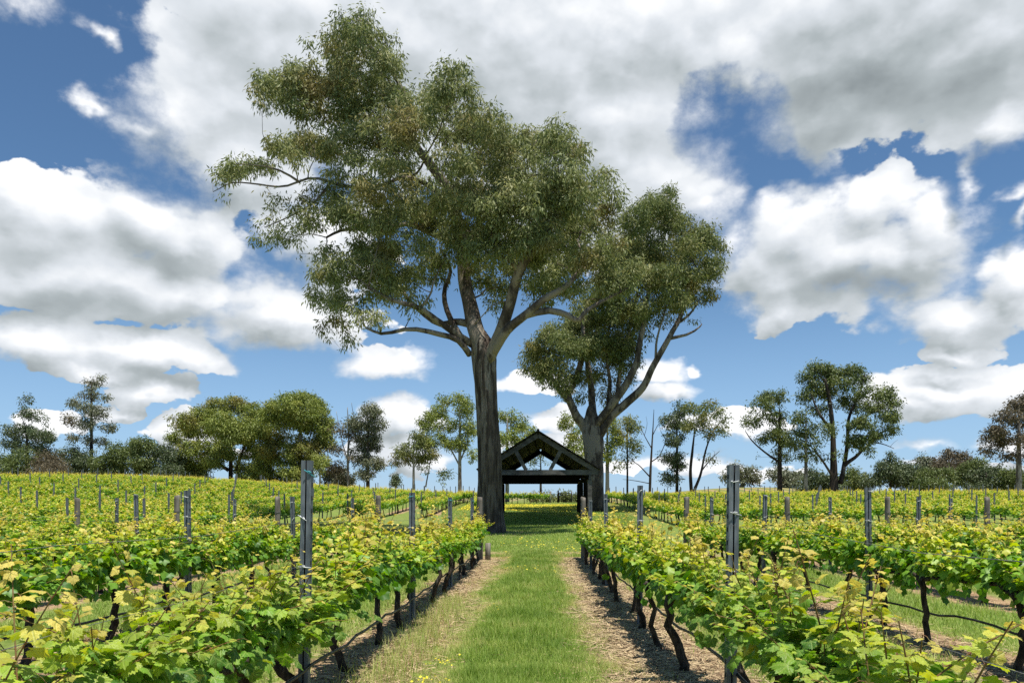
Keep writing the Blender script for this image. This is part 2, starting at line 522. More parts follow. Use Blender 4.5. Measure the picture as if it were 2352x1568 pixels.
M_ROOF = plain('roof_cladding', (.005, .005, .005), (.014, .0135, .0135), 6, .7, .12, (1, 4, 1), .3)
M_HOSE = plain('black_hose', (.010, .010, .011), (.025, .025, .027), 40, .45, .4)
M_WIRE = plain('trellis_wire', (.09, .09, .09), (.18, .18, .18), 40, .4, .5)


# ------------------------------------------------------------------ ground: one sheet out to the horizon
def ground_material():
    m, N = material('ground')
    pos = N.n('ShaderNodeNewGeometry').outputs['Position']
    s = N.n('ShaderNodeSeparateXYZ', {0: pos})
    x, y = s.outputs[0], s.outputs[1]
    u = N.m('SUBTRACT', x, N.m('MULTIPLY', y, ROWDX))
    n1 = N.noise(pos, 1.1, 4.0, .6); n2 = N.noise(pos, 7.0, 5.0, .65); n3 = N.noise(pos, 45.0, 4.0, .65); n0 = N.noise(pos, .16, 3.0, .6)
    # distance to the nearest vine row on either side of the path
    def rowdist(side):
        w = N.m('SUBTRACT', u, 1.4) if side > 0 else N.m('SUBTRACT', N.m('MULTIPLY', u, -1), 1.75)
        d = N.m('MULTIPLY', N.m('ABSOLUTE', N.m('SUBTRACT', N.m('FRACT', N.m('ADD', N.m('DIVIDE', w, 3.15), .5)), .5)), 3.15)
        first = N.m('ABSOLUTE', w)
        return N.m('MAXIMUM', d, N.m('MULTIPLY', N.m('LESS_THAN', w, -1.575), first))
    right = N.m('GREATER_THAN', u, 0.0)
    d = N.m('ADD', N.m('MULTIPLY', right, rowdist(1)), N.m('MULTIPLY', N.m('SUBTRACT', 1.0, right), rowdist(-1)))
    dn = N.m('ADD', d, N.m('ADD', N.m('MULTIPLY', N.m('SUBTRACT', n1, .5), .55), N.m('MULTIPLY', N.m('SUBTRACT', n2, .5), .45)))
    block = N.m('MAXIMUM', N.ss(y, 24.3, 25.2, 1, 0), N.m('MULTIPLY', N.ss(y, 58.0, 60.0), N.m('GREATER_THAN', N.m('ABSOLUTE', u), 6.0)))
    strip = N.m('MULTIPLY', N.ss(dn, .42, .66, 1, 0), block)
    ends = N.m('MULTIPLY', N.m('MULTIPLY', N.ss(y, 22.5, 23.8), N.ss(y, 26.3, 28.0, 1, 0)), N.ss(N.m('ADD', n1, N.m('MULTIPLY', n2, .3)), .58, .70))
    strip = N.m('MAXIMUM', strip, N.m('MULTIPLY', ends, .9))
    grass = N.mix(N.ss(n2, .35, .65), (.12, .175, .036), (.22, .28, .066))
    grass = N.mix(N.m('MULTIPLY', N.ss(n0, .40, .62), .55), grass, (.19, .21, .07))
    grass = N.mix(N.m('MULTIPLY', N.ss(n1, .55, .72), .4), grass, (.27, .235, .11))
    dirt = N.mix(N.ss(n2, .38, .62), (.23, .145, .082), (.45, .315, .18))
    dirt = N.mix(N.ss(n3, .52, .66), dirt, (.48, .34, .19))
    dirt = N.mix(N.ss(n3, .42, .30), dirt, (.12, .078, .052))
    far = N.ss(y, 95, 130)
    grass = N.mix(N.m('MULTIPLY', far, .75), grass, (.17, .185, .055))
    col = N.mix(strip, grass, dirt)
    h = N.m('ADD', N.m('MULTIPLY', n2, .6), N.m('MULTIPLY', n3, .5))
    p = principled(N, col, .95, .08, h, .8, .05)
    N.link(p.outputs[0], N.o.inputs[0])
    return m

def build_ground():
    ys = np.concatenate([np.arange(-12, 30, .5), np.arange(30, 120, 1.5), np.arange(120, 260, 6), np.geomspace(260, 4000, 24)])
    k = np.linspace(-1, 1, 181)
    rows = []
    xs0 = np.sign(k) * (np.abs(k) ** 1.7)
    for y in ys:
        w = max(45, 1.15 * y + 30)
        rows.append(np.stack([xs0 * w, np.full_like(k, y)], 1))
    R = np.concatenate(rows)
    V = np.column_stack([R, ground(R[:, 0], R[:, 1])])
    n = len(k)
    i = np.arange(len(ys) - 1)[:, None] * n + np.arange(n - 1)[None]
    Fq = np.stack([i, i + 1, i + n + 1, i + n], -1).reshape(-1, 4)
    mb = MB(); mb.add(V, Fq)
    tag(mb.obj('ground', ground_material()), kind='structure')
build_ground()

# grass blades
BLV = np.array([[0, -.5, 0], [0, .5, 0], [.55, .36, .10], [.55, -.36, .10], [1.0, 0, .32]])   # x: along the blade, y: width
BLF = [np.array([[0, 1, 2, 3]]), np.array([[3, 2, 4]])]
M_GRASS = leaf_material('grass_blade', [(0.0, (.155, .255, .042)), (1.0, (.62, .49, .26)), (.35, (.30, .405, .085)), (.6, (.45, .47, .16))], .35, .55, .25)

def vnoise(x, y, f, seed):
    r = np.random.default_rng(seed)
    tab = r.random((64, 64))
    x = x * f + 1000; y = y * f + 1000
    xi, yi = np.floor(x).astype(int), np.floor(y).astype(int)
    fx, fy = S(x - xi), S(y - yi)
    q = lambda a, b: tab[a % 64, b % 64]
    return (q(xi, yi) * (1 - fx) + q(xi + 1, yi) * fx) * (1 - fy) + (q(xi, yi + 1) * (1 - fx) + q(xi + 1, yi + 1) * fx) * fy

def rowdist(u):
    r = np.where(u > 0, u - 1.4, -u - 1.75)
    d = np.abs(((r / 3.15 + .5) % 1.0) - .5) * 3.15
    return np.where(r < -1.575, np.abs(r), d)

def blades(mb, u, y, h, w, age, lean=.35):
    n = len(u)
    x = row_x(u, y)
    pos = np.column_stack([x, y, ground(x, y) - .004])
    th = RNG.uniform(0, 2 * math.pi, n)
    l = np.abs(RNG.normal(0, lean, n))
    tip = np.column_stack([np.cos(th) * np.sin(l), np.sin(th) * np.sin(l), np.cos(l)])
    t2 = th + RNG.normal(0, .8, n)
    nrm = np.column_stack([np.cos(t2), np.sin(t2), np.full(n, .1)])
    B = frames(tip, nrm)
    TVs = BLV[None] * np.stack([h, w, h], 1)[:, None, :]
    V = pos[:, None, :] + np.einsum('anj,aji->ani', TVs, B)
    A = np.zeros((n, 5, 4)); A[:, :, 0] = np.clip(age, 0, 1)[:, None]; A[:, :, 1] = RNG.random(n)[:, None]
    off = (np.arange(n) * 5)[:, None, None]
    mb.add(V.reshape(-1, 3), [(f[None] + off).reshape(-1, f.shape[1]) for f in BLF], A.reshape(-1, 4))

def build_grass():
    mb = MB()
    # the mown grass path between the two rows, thinning into the bare strips
    n = 190000
    y = 5.8 + 21 * RNG.random(n) ** 1.5
    u = RNG.uniform(-1.75, 1.5, n)
    edge = vnoise(u, y, 1.0, 3) * .5 + vnoise(u, y, 3.1, 4) * .35
    d = rowdist(u) - .62 + (edge - .42) * .8
    keep = (RNG.random(n) < S((d + .32) / .50)) | (RNG.random(n) < .13)
    u, y, d, edge = u[keep], y[keep], d[keep], edge[keep]
    far = np.clip((y - 6) / 16, 0, 1)
    lush = S((d - .05) / .45)
    h = (.035 + .062 * lush) * RNG.uniform(.45, 1.5, len(u)) * (.45 + 1.1 * vnoise(u, y, 2.6, 8))
    w = .0042 + .007 * far
    age = .74 - .50 * lush + RNG.normal(0, .17, len(u)) + .35 * (vnoise(u, y, 1.4, 5) - .5) + .40 * (vnoise(u, y, 4.5, 6) - .5)
    blades(mb, u, y, h, w * RNG.uniform(.7, 1.3, len(u)), age, .42)
    # tall seeding grass under the posts at the path's edge
    n = 3800
    y = RNG.uniform(6.3, 17, n); u = -1.40 + RNG.normal(0, .17, n)
    k = vnoise(u, y, .55, 12) > .45
    u, y = u[k], y[k]
    blades(mb, u, y, RNG.uniform(.09, .25, len(u)), np.full(len(u), .005), .50 + RNG.normal(0, .14, len(u)), .25)
    # alleys between the other rows
    for lo, hi, n, y0, y1 in ((-4.9, -1.75, 60000, 4.5, 24.5), (1.4, 4.55, 70000, 4.5, 24.5), (4.55, 10.85, 60000, 8, 24.5), (-11.2, -4.9, 40000, 9, 24.5)):
        y = y0 + (y1 - y0) * RNG.random(n) ** 1.3; u = RNG.uniform(lo, hi, n)
        e = vnoise(u, y, 1.3, 21) * .5 + vnoise(u, y, 3.5, 22) * .3
        d = rowdist(u) - .6 + (e - .4) * .9
        k = RNG.random(n) < .03 + .97 * S((d + .2) / .4)
        u, y, d = u[k], y[k], d[k]
        far = np.clip((y - 5) / 18, 0, 1)
        blades(mb, u, y, RNG.uniform(.05, .14, len(u)), .006 + .01 * far, .50 - .22 * S(d / .5) + RNG.normal(0, .15, len(u)), .45)
    # lawn beyond the row ends, under the gum trees and to the gate
    n = 110000
    y = 24.5 + 66 * RNG.random(n) ** 1.25
    u = RNG.uniform(-.13, .13, n) * y + .3
    bare = vnoise(u, y, .8, 31)
    k = (y > 27) | (bare < .55)
    u, y = u[k], y[k]
    far = (y - 24) / 66
    yl = vnoise(u, y * .35, .5, 33)
    blades(mb, u, y, RNG.uniform(.05, .12, len(u)), .012 + .045 * far, .26 + RNG.normal(0, .15, len(u)) + .15 * S((y - 60) / 15) + .2 * (yl - .5), .5)
    tag(mb.obj('grass', M_GRASS), kind='stuff')
build_grass()

# straw and vine prunings lying on the bare strips
def build_straw():
    m, N = material('straw')
    a, r, _, _ = attr_rgba(N)
    col = N.mix(a, (.47, .36, .215), (.17, .11, .068))
    p = principled(N, N.n('ShaderNodeHueSaturation', {'Color': col, 'Value': N.m('ADD', .7, N.m('MULTIPLY', r, .6))}).outputs[0], .9, .1)
    N.link(p.outputs[0], N.o.inputs[0])
    mb = MB()
    n = 42000
    y = 5.5 + 18.5 * RNG.random(n) ** 1.4
    row = RNG.choice([1.4, -1.75, 4.55, -4.9, 1.4, 1.4], n)
    u = row + RNG.normal(0, .38, n) - .12 * np.sign(row)
    # bark and leaf litter round the foot of the great gum
    k = 3000
    litter = RNG.random(n) < k / n
    a, rr = RNG.uniform(0, 6.283, n), np.abs(RNG.normal(0, 1.5, n)) + .5
    y = np.where(litter, 38 + rr * np.sin(a), y)
    u = np.where(litter, -1.05 - ROWDX * 38 + rr * np.cos(a) + ROWDX * (38 - y), u)
    x = row_x(u, y)
    th = RNG.uniform(0, math.pi * 2, n)
    tip = np.column_stack([np.cos(th), np.sin(th), RNG.normal(.05, .14, n)])
    nrm = np.column_stack([RNG.normal(0, .25, n), RNG.normal(0, .25, n), np.ones(n)])
    B = frames(tip, nrm)
    TV = np.array([[-.5, -.5, 0], [-.5, .5, 0], [.5, .5, 0], [.5, -.5, 0], [0, 0, .9]])
    TVs = TV[None] * np.stack([RNG.uniform(.04, .22, n), RNG.uniform(.003, .008, n) + .0004 * y, np.full(n, .006)], 1)[:, None]
    pos = np.column_stack([x, y, ground(x, y) + RNG.uniform(.004, .025, n)])
    V = pos[:, None] + np.einsum('anj,aji->ani', TVs, B)
    A = np.zeros((n, 5, 4)); A[:, :, 0] = (RNG.random(n) < .35)[:, None] * .9; A[:, :, 1] = RNG.random(n)[:, None]
    f = np.array([[0, 1, 4], [1, 2, 4], [2, 3, 4], [3, 0, 4]])
    mb.add(V.reshape(-1, 3), (f[None] + (np.arange(n) * 5)[:, None, None]).reshape(-1, 3), A.reshape(-1, 4), smooth=False)
    tag(mb.obj('straw_mulch', m), kind='stuff')
build_straw()

# yellow capeweed flowers in the lawn
def build_flowers():
    m, N = material('yellow_petals')
    _, r, _, _ = attr_rgba(N)
    p = principled(N, N.mix(r, (.62, .50, .02), (.75, .66, .06)), .6, .2)
    N.link(p.outputs[0], N.o.inputs[0])
    U, Y, Sz = [], [], []
    def patch(n, u0, u1, y0, y1, size, f=.5, th=.5):
        y = RNG.uniform(y0, y1, n); u = RNG.uniform(u0, u1, n)
        k = vnoise(u, y * .5, f, 41) * .7 + vnoise(u, y * .5, f * 3, 42) * .3 > th
        U.append(u[k]); Y.append(y[k]); Sz.append(np.full(k.sum(), size))
    patch(8000, -7, 5, 66, 79, .05, .35, .40)
    patch(2600, -5, 6, 58, 68, .05, .4, .5)
    patch(260, -1.5, 1.6, 24.5, 33, .032, .9, .5)
    patch(150, -.9, .5, 18, 27, .024, .9, .5)
    for cu, cy, n in ((-.92, 7.5, 18), (-.95, 6.65, 22), (-.6, 11.5, 5)):
        U.append(cu + RNG.normal(0, .09, n)); Y.append(cy + RNG.normal(0, .12, n)); Sz.append(np.full(n, .013))
    u, y, sz = np.concatenate(U), np.concatenate(Y), np.concatenate(Sz)
    n = len(u); x = row_x(u, y)
    pos = np.column_stack([x, y, ground(x, y) + RNG.uniform(.05, .12, n)])
    nrm = np.column_stack([RNG.normal(0, .3, n), RNG.normal(-.2, .3, n), np.ones(n)])
    tip = np.column_stack([RNG.normal(0, 1, n), RNG.normal(0, 1, n), np.zeros(n)])
    k = np.arange(8) * math.pi / 4
    rr = np.where(np.arange(8) % 2 == 0, 1.0, .62)
    TV = np.vstack([[[0, 0, -.15]], np.column_stack([np.cos(k) * rr, np.sin(k) * rr, np.full(8, .1)])])
    TF = [np.array([[0, 1 + i, 1 + (i + 1) % 8] for i in range(8)])]
    at = np.zeros((n, 4)); at[:, 1] = RNG.random(n)
    mb = MB()
    scatter(mb, TV, TF, pos, frames(tip, nrm), sz * RNG.uniform(.7, 1.3, n), at)
    tag(mb.obj('yellow_flowers', m), kind='stuff')
build_flowers()


# ------------------------------------------------------------------ grapevines
def leaf_template(kind):
    lob = [(0, 1.0), (24, .74), (50, .88), (78, .60), (104, .66), (138, .46), (168, .16)]
    a0 = np.array([p[0] for p in lob], float); r0 = np.array([p[1] for p in lob])
    if kind == 'hi':
        deg = np.linspace(-168, 168, 45)
        r = np.interp(np.abs(deg), a0, r0) * (1 + .075 * np.where(np.arange(45) % 2 == 0, 1, -1))
    elif kind == 'mid':
        deg = np.array([-165, -138, -104, -76, -50, -25, 0, 25, 50, 76, 104, 138, 165], float)
        r = np.interp(np.abs(deg), a0, r0)
    else:
        deg = np.array([-130, -55, 0, 55, 130], float)
        r = np.array([.55, .85, .95, .85, .55])
    t = np.radians(deg)
    ox, oy = np.cos(t) * r * .62, np.sin(t) * r * .62
    # gentle cup with creases between the veins
    z = -.16 * (ox ** 2 + oy ** 2) / .38 + .07 * np.cos(np.abs(deg) / 50 * math.pi * 1.0) * -1 * r
    n = len(deg)
    if kind == 'hi':
        ix, iy = ox * .52, oy * .52
        iz = -.05 * (ix ** 2 + iy ** 2) / .1 + .06 * np.cos(np.abs(deg) / 50 * math.pi) * r
        TV = np.vstack([[[0, 0, 0]], np.column_stack([ix, iy, iz]), np.column_stack([ox, oy, z])])
        i = np.arange(n - 1)
        TF = [np.stack([np.zeros(n - 1, int), 1 + i, 2 + i], 1), np.stack([1 + i, 1 + n + i, 2 + n + i, 2 + i], 1)]
    else:
        TV = np.vstack([[[0, 0, 0.03]], np.column_stack([ox, oy, z])])
        i = np.arange(n - 1)
        TF = [np.stack([np.zeros(n - 1, int), 1 + i, 2 + i], 1)]
    return TV, TF

LEAF = {k: leaf_template(k) for k in ('hi', 'mid', 'far')}

def vine_parts(kind, seed, L=1.45, vigour=1.0):
    """meshes of one cordon-trained vine: gnarled trunk with its two arms, shoots, foliage. The row runs along Y."""
    r = np.random.default_rng(seed)
    tr = MB()
    sides = {'hi': 9, 'mid': 6, 'far': 4}[kind]
    lean = r.normal(0, .07, 2)
    n = {'hi': 16, 'mid': 9, 'far': 4}[kind]
    t = np.linspace(0, 1, n)
    wob = np.cumsum(r.normal(0, .03 if kind == 'hi' else .04, (n, 2)), 0) * .75
    pts = np.column_stack([lean[0] * t + wob[:, 0], lean[1] * t * 1.6 + wob[:, 1], -.03 + t * .78])
    rad = (.048 - .014 * t + .022 * np.exp(-((t - 1) / .12) ** 2) + .016 * np.exp(-(t / .08) ** 2)) * r.uniform(.72, 1.02)
    tr.add(*rings(pts, rad, sides, .14, r))
    head = pts[-1]
    if kind != 'far':
        for s in (-1, 1):
            m = 9
            q = np.linspace(0, 1, m)
            arm = np.column_stack([head[0] * (1 - q) + r.normal(0, .012, m), head[1] + s * q * L / 2, head[2] - .02 + .05 * np.sin(q * 2.2) + r.normal(0, .008, m)])
            arm[0] = head
            tr.add(*rings(arm, .026 - .010 * q, max(4, sides - 2), .16, r))
    ns = {'hi': 30, 'mid': 28, 'far': 18}[kind]
    per = {'hi': 16, 'mid': 15, 'far': 11}[kind]
    sh = MB()
    LP, LT, LN, LS, LA = [], [], [], [], []
    for i in range(ns):
        y0 = (i + r.uniform(.1, .9)) / ns * L - L / 2
        base = np.array([r.normal(0, .03), y0, .78 + r.normal(0, .03)])
        ln = r.uniform(.30, .62) * vigour
        if r.random() < (.24 if kind == 'hi' else .16):
            ln *= 1.42
        side = r.normal(0, .34)
        if r.random() < .18:
            side = r.choice([-1, 1]) * r.uniform(.6, 1.1)
        d = np.array([side, r.normal(0, .25), 1.0]); d /= np.linalg.norm(d)
        q = np.linspace(0, 1, 7)[:, None]
        sag = abs(side) * .28
        line = base + d * q * ln + np.array([side * .10, r.normal(0, .04), -sag * ln]) * q ** 2
        if kind != 'far':
            sh.add(*rings(line, np.linspace(.0052, .0022, 7), 4 if kind == 'hi' else 3, 0, r, cap=False))
        m = int(per * (.6 + .7 * ln / .5))
        f = np.sort(r.uniform(.02, 1.0, m))
        f[-1] = 1.0; f[-2] = .97
        for j, ff in enumerate(f):
            c = np.array([np.interp(ff, q[:, 0], line[:, k]) for k in range(3)])
            az = j * 2.5 + r.normal(0, .7)
            o = np.array([math.cos(az), math.sin(az) * .9, r.normal(.15, .35)])
            pet = r.uniform(.03, .10) * (1.15 - .75 * ff)
            p = c + o * pet
            if kind == 'hi' and pet > .03:
                mid = (c + p) / 2 + np.array([0, 0, .008])
                sh.add(*rings(np.array([c, mid, p]), [.0018, .0016, .0014], 3, 0, r, cap=False))
            LP.append(p)
            LT.append(o + np.array([0, 0, -.55 + .35 * ff]) + r.normal(0, .30, 3))
            LN.append(np.array([0, 0, 1.15]) + o * r.uniform(-.1, .8) + r.normal(0, .42, 3))
            LS.append((.135 - .092 * ff ** 1.6) * r.uniform(.75, 1.2) * (1.0 if ff < .93 else .8))
            LA.append(np.clip({'hi': .25, 'mid': .30, 'far': .36}[kind] + .12 * r.normal() + .95 * max(0, (ff * ln * 1.1 + (c[2] - .95)) - .22) + (.22 if ff > .9 else 0) + (.35 if r.random() < .035 else 0), 0, 1))
        if kind == 'hi' and r.random() < .5:       # a curling tendril
            e = line[-2 - int(r.integers(0, 3))]
            th = np.linspace(0, r.uniform(2.5, 6), 12)
            az = r.uniform(0, 6.3); rd = r.uniform(.012, .03)
            o = np.array([math.cos(az), math.sin(az), .6])
            ten = e + o * np.linspace(0, .13, 12)[:, None] + np.column_stack([np.sin(th) * rd * np.linspace(0, 1, 12), (1 - np.cos(th)) * rd * np.linspace(0, 1, 12), -.05 * np.linspace(0, 1, 12) ** 2])
            sh.add(*rings(ten, .0013, 3, 0, r, cap=False))
    # dense skirt of mature leaves round the cordon
    m = {'hi': 150, 'mid': 140, 'far': 70}[kind]
    for i in range(m):
        a = r.uniform(0, 2 * math.pi)
        rd = abs(r.normal(.17, .08))
        p = np.array([math.cos(a) * rd, r.uniform(-L / 2, L / 2), .84 + math.sin(a) * rd * .95])
        o = np.array([math.cos(a), r.normal(0, .5), math.sin(a)])
        LP.append(p)
        LT.append(np.array([o[0] * .8, o[1], -.8]) + r.normal(0, .3, 3))
        LN.append(o + np.array([0, 0, .5]) + r.normal(0, .35, 3))
        LS.append(r.uniform(.075, .135))
        LA.append(np.clip(.10 + r.normal(0, .09) + (.45 if r.random() < .04 else 0), 0, 1))
    k = len(LP)
    at = np.zeros((k, 4)); at[:, 0] = LA; at[:, 1] = r.random(k)
    size = np.array(LS) * {'hi': 1.0, 'mid': 1.08, 'far': 1.45}[kind]
    fo = MB()
    TV, TF = LEAF[kind]
    scatter(fo, TV, TF, np.array(LP), frames(np.array(LT), np.array(LN)), size, at, local=(kind == 'hi'))
    return tr, sh, fo

PROTO = {}
for kind, cnt in (('hi', 7), ('mid', 8), ('far', 7)):
    PROTO[kind] = []
    for i in range(cnt):
        tr, sh, fo = vine_parts(kind, 100 + i * 7 + len(kind))
        PROTO[kind].append((tr, sh, fo,
                            tr.mesh('trunk', M_VTRUNK), sh.mesh('shoots', M_SHOOT) if sh.nv else None,
                            fo.mesh('foliage', M_VINE_NEAR if kind == 'hi' else M_VINE)))

ORD = ("zeroth first second third fourth fifth sixth seventh eighth ninth tenth eleventh twelfth thirteenth fourteenth fifteenth sixteenth seventeenth "
       "eighteenth nineteenth twentieth twenty-first twenty-second twenty-third twenty-fourth twenty-fifth twenty-sixth twenty-seventh twenty-eighth "
       "twenty-ninth thirtieth thirty-first thirty-second thirty-third thirty-fourth thirty-fifth thirty-sixth thirty-seventh thirty-eighth thirty-ninth fortieth").split()

def rowname(side, k):
    w = 'left' if side < 0 else 'right'
    return (f"row just {w} of the path" if k == 0 else f"{ORD[k + 1]} row {w} of the path")

ROWS = []                                            # (side, index, u, y0, y1, block)
for k in range(7):
    ROWS.append((1, k, 1.4 + 3.15 * k, 2.2, 22.9, 'near'))
    ROWS.append((-1, k, -1.75 - 3.15 * k, 2.6, 22.9, 'near'))
for k in range(17):
    u = 8.6 + 2.9 * k
    ROWS.append((1, k, u, 40.0 + .25 * k, 96.0, 'far'))
for k in range(19):
    u = -5.2 - 2.9 * k
    ROWS.append((-1, k, u, 63.0 - 9.0 * k if k < 3 else 27.8, 100.0, 'far'))

def visible(x, y, m=130):
    px = CX + F * x / max(y, .2)
    return -m < px < 2352 + m

cand = []
for (side, k, u, y0, y1, block) in ROWS:
    step = 1.42 if block == 'near' else 1.5
    ys = np.arange(y1, y0, -step)                    # counted from the far end post (near block) or listed from the near end (far block)
    if block == 'far':
        ys = np.arange(y0, y1, step)
    for i, y in enumerate(ys):
        y = float(y + RNG.normal(0, .08))
        x = row_x(u + RNG.normal(0, .025), y)
        if not visible(x, y) or (block == 'near' and y < (2.75 if side < 0 else 2.3)):
            continue
        cand.append((y, x, side, k, i + 1, block))
# the short cross row seen through the shelter
CROSS = []
for i in range(17):
    f = i / 16
    CROSS.append((80.0 + 3.5 * f, -7.5 + 10.9 * f, 0, 0, i + 1, 'cross'))
cand.sort(key=lambda c: c[0])
VINES, REST = cand[:281] + CROSS, cand[281:]

def place_vine(c, i):
    y, x, side, k, idx, block = c
    kind = 'hi' if y < 7.2 else ('mid' if y < 26 else 'far')
    pr = PROTO[kind][int(RNG.integers(0, len(PROTO[kind])))]
    flip = 0 if RNG.random() < .5 else math.pi
    rz = -ROWDX + flip
    if block == 'cross':
        rz = -1.25
        lab = f"far vine {ORD[idx]} from the gum trunk, cross row seen under the shelter"
        grp = 'vines in the cross row seen under the shelter'
    elif block == 'near':
        lab = f"grapevine {ORD[idx]} back from the end post, {rowname(side, k)}"
        grp = f"vines in the {rowname(side, k)}"
    else:
        w = 'left' if side < 0 else 'right'
        lab = f"distant vine {ORD[idx]} from the lawn, far block {w} of shelter, {ORD[k + 1]} row"
        grp = f"vines of the far block {w} of the shelter"
    t = thing('grapevine', lab, 'grapevine', (x, y, G(x, y)), rz, grp)
    s = RNG.uniform(.92, 1.08)
    zs = RNG.uniform(.93, 1.08)
    if block == 'near' and k == 0 and y < 6:
        zs *= .90
    t.scale = (s * RNG.uniform(.9, 1.12), s, zs)
    link('trunk', pr[3], t)
    if pr[4] is not None:
        link('shoots', pr[4], t)
    link('foliage', pr[5], t)

for i, c in enumerate(VINES):
    place_vine(c, i)

def far_vines():
    """vines past the first three hundred: one mass"""
    mt, mf = MB(), MB()
    for (y, x, side, k, idx, block) in REST:
        pr = PROTO['far'][int(RNG.integers(0, len(PROTO['far'])))]
        a = -ROWDX + (0 if RNG.random() < .5 else math.pi)
        R = np.array([[math.cos(a), math.sin(a), 0], [-math.sin(a), math.cos(a), 0], [0, 0, 1]])
        o = np.array([x, y, G(x, y)]); s = np.array([1, 1, RNG.uniform(.92, 1.1)])
        for src, dst, mi in ((pr[0], mf, 0), (pr[2], mf, 1)):
            V = np.concatenate(src.V) @ (R * 1.0) * s + o
            A = np.concatenate(src.A)
            L = np.concatenate(src.L); T = np.concatenate(src.T)
            st = np.concatenate([[0], np.cumsum(T)[:-1]])
            faces = []
            for kk in np.unique(T):
                ii = st[T == kk]
                faces.append(L[ii[:, None] + np.arange(kk)[None]])
            dst.add(V, faces, A, mi)
    if mf.nv:
        tag(mf.obj('distant_vines', [M_VTRUNK, M_VINE]), kind='stuff')
far_vines()

# ------------------------------------------------------------------ trellis posts
def steel_post(h, kind):
    """open channel post: web, two flanges with lips, dark inside, notches, wire clips"""
    mb = MB()
    w, d, t = .076, .052, .006
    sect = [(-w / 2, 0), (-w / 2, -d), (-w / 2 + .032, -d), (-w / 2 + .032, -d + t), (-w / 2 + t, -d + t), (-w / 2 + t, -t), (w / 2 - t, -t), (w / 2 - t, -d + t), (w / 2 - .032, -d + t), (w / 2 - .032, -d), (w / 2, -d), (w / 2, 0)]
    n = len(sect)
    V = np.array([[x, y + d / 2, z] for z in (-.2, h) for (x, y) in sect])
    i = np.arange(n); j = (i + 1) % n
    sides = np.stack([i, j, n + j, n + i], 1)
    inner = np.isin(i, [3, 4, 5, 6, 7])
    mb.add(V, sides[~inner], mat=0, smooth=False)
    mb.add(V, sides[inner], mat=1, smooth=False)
    top = [(0, 1, 2, 3), (0, 3, 4, 5), (0, 5, 6, 11), (6, 7, 8, 11), (8, 9, 10, 11)]
    mb.add(V, np.array(top) + n, mat=0, smooth=False)
    if kind == 'near':
        for z in np.arange(.35, h - .03, .095):
            for s in (-1, 1):
                b, f = bar((s * w / 2, -.004, z - .016), (s * w / 2, -.004, z + .016), .010, .014, (0, 1, 0))
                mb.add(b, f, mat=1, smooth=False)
    return mb

def clip_mesh(mat):
    mb = MB()
    th = np.linspace(0, 4.9, 10)
    pts = np.column_stack([np.cos(th) * .022, np.sin(th) * .010 - .036, th * .002])
    mb.add(*rings(pts, .0045, 5))
    mb.add(*rings(np.array([[-.05, -.036, 0], [.05, -.036, .004]]), .003, 4))
    return mb.mesh('wire_clip', mat)

HS = 1.86
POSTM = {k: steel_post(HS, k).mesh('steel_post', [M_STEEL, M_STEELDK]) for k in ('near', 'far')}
CLIPW, CLIPBL = clip_mesh(M_CLIP), clip_mesh(M_CLIPB)

def wood_post_mesh(seed):
    r = np.random.default_rng(seed)
    mb = MB()
    z = np.array([-.25, .0, .3, .7, 1.1, 1.5, 1.8, 1.9, 1.915])
    pts = np.column_stack([r.normal(0, .004, 9), r.normal(0, .004, 9), z])
    mb.add(*rings(pts, np.array([.078, .076, .074, .073, .072, .071, .070, .068, .055]), 12, .035, r))
    return mb.mesh('timber_post', M_WOODP)

def wrap_mesh():
    mb = MB()
    for z0 in (1.42, 1.08, .78):
        th = np.linspace(0, 13, 40)
        mb.add(*rings(np.column_stack([np.cos(th) * .081, np.sin(th) * .081, z0 + th * .002]), .004, 4))
    return mb.mesh('wire_wrap', M_WIRE)
WOODM = [wood_post_mesh(s) for s in (1, 2, 3)]
WRAPM = wrap_mesh()

post_c = []
for (side, k, u, y0, y1, block) in ROWS:
    if block == 'near':
        ys = [5.6, 10.55, 15.5, 20.2] if side > 0 else [5.75, 10.75, 15.5, 20.4]
        ys += [-1]
        for i, y in enumerate(ys):
            if y > 0:
                post_c.append((y + RNG.normal(0, .05) * (k > 0), u, side, k, i, block, 'steel'))
        post_c.append((23.5 + .12 * k, u, side, k, 9, block, 'wood'))
    else:
        for i, y in enumerate(np.arange(y0 - .5, y1 + 2, 7.5)):
            post_c.append((float(y + RNG.normal(0, .1)), u, side, k, i, block, 'steel'))
post_c = [p for p in post_c if visible(row_x(p[1], p[0]), p[0], 60)]
post_c.sort(key=lambda p: p[0])

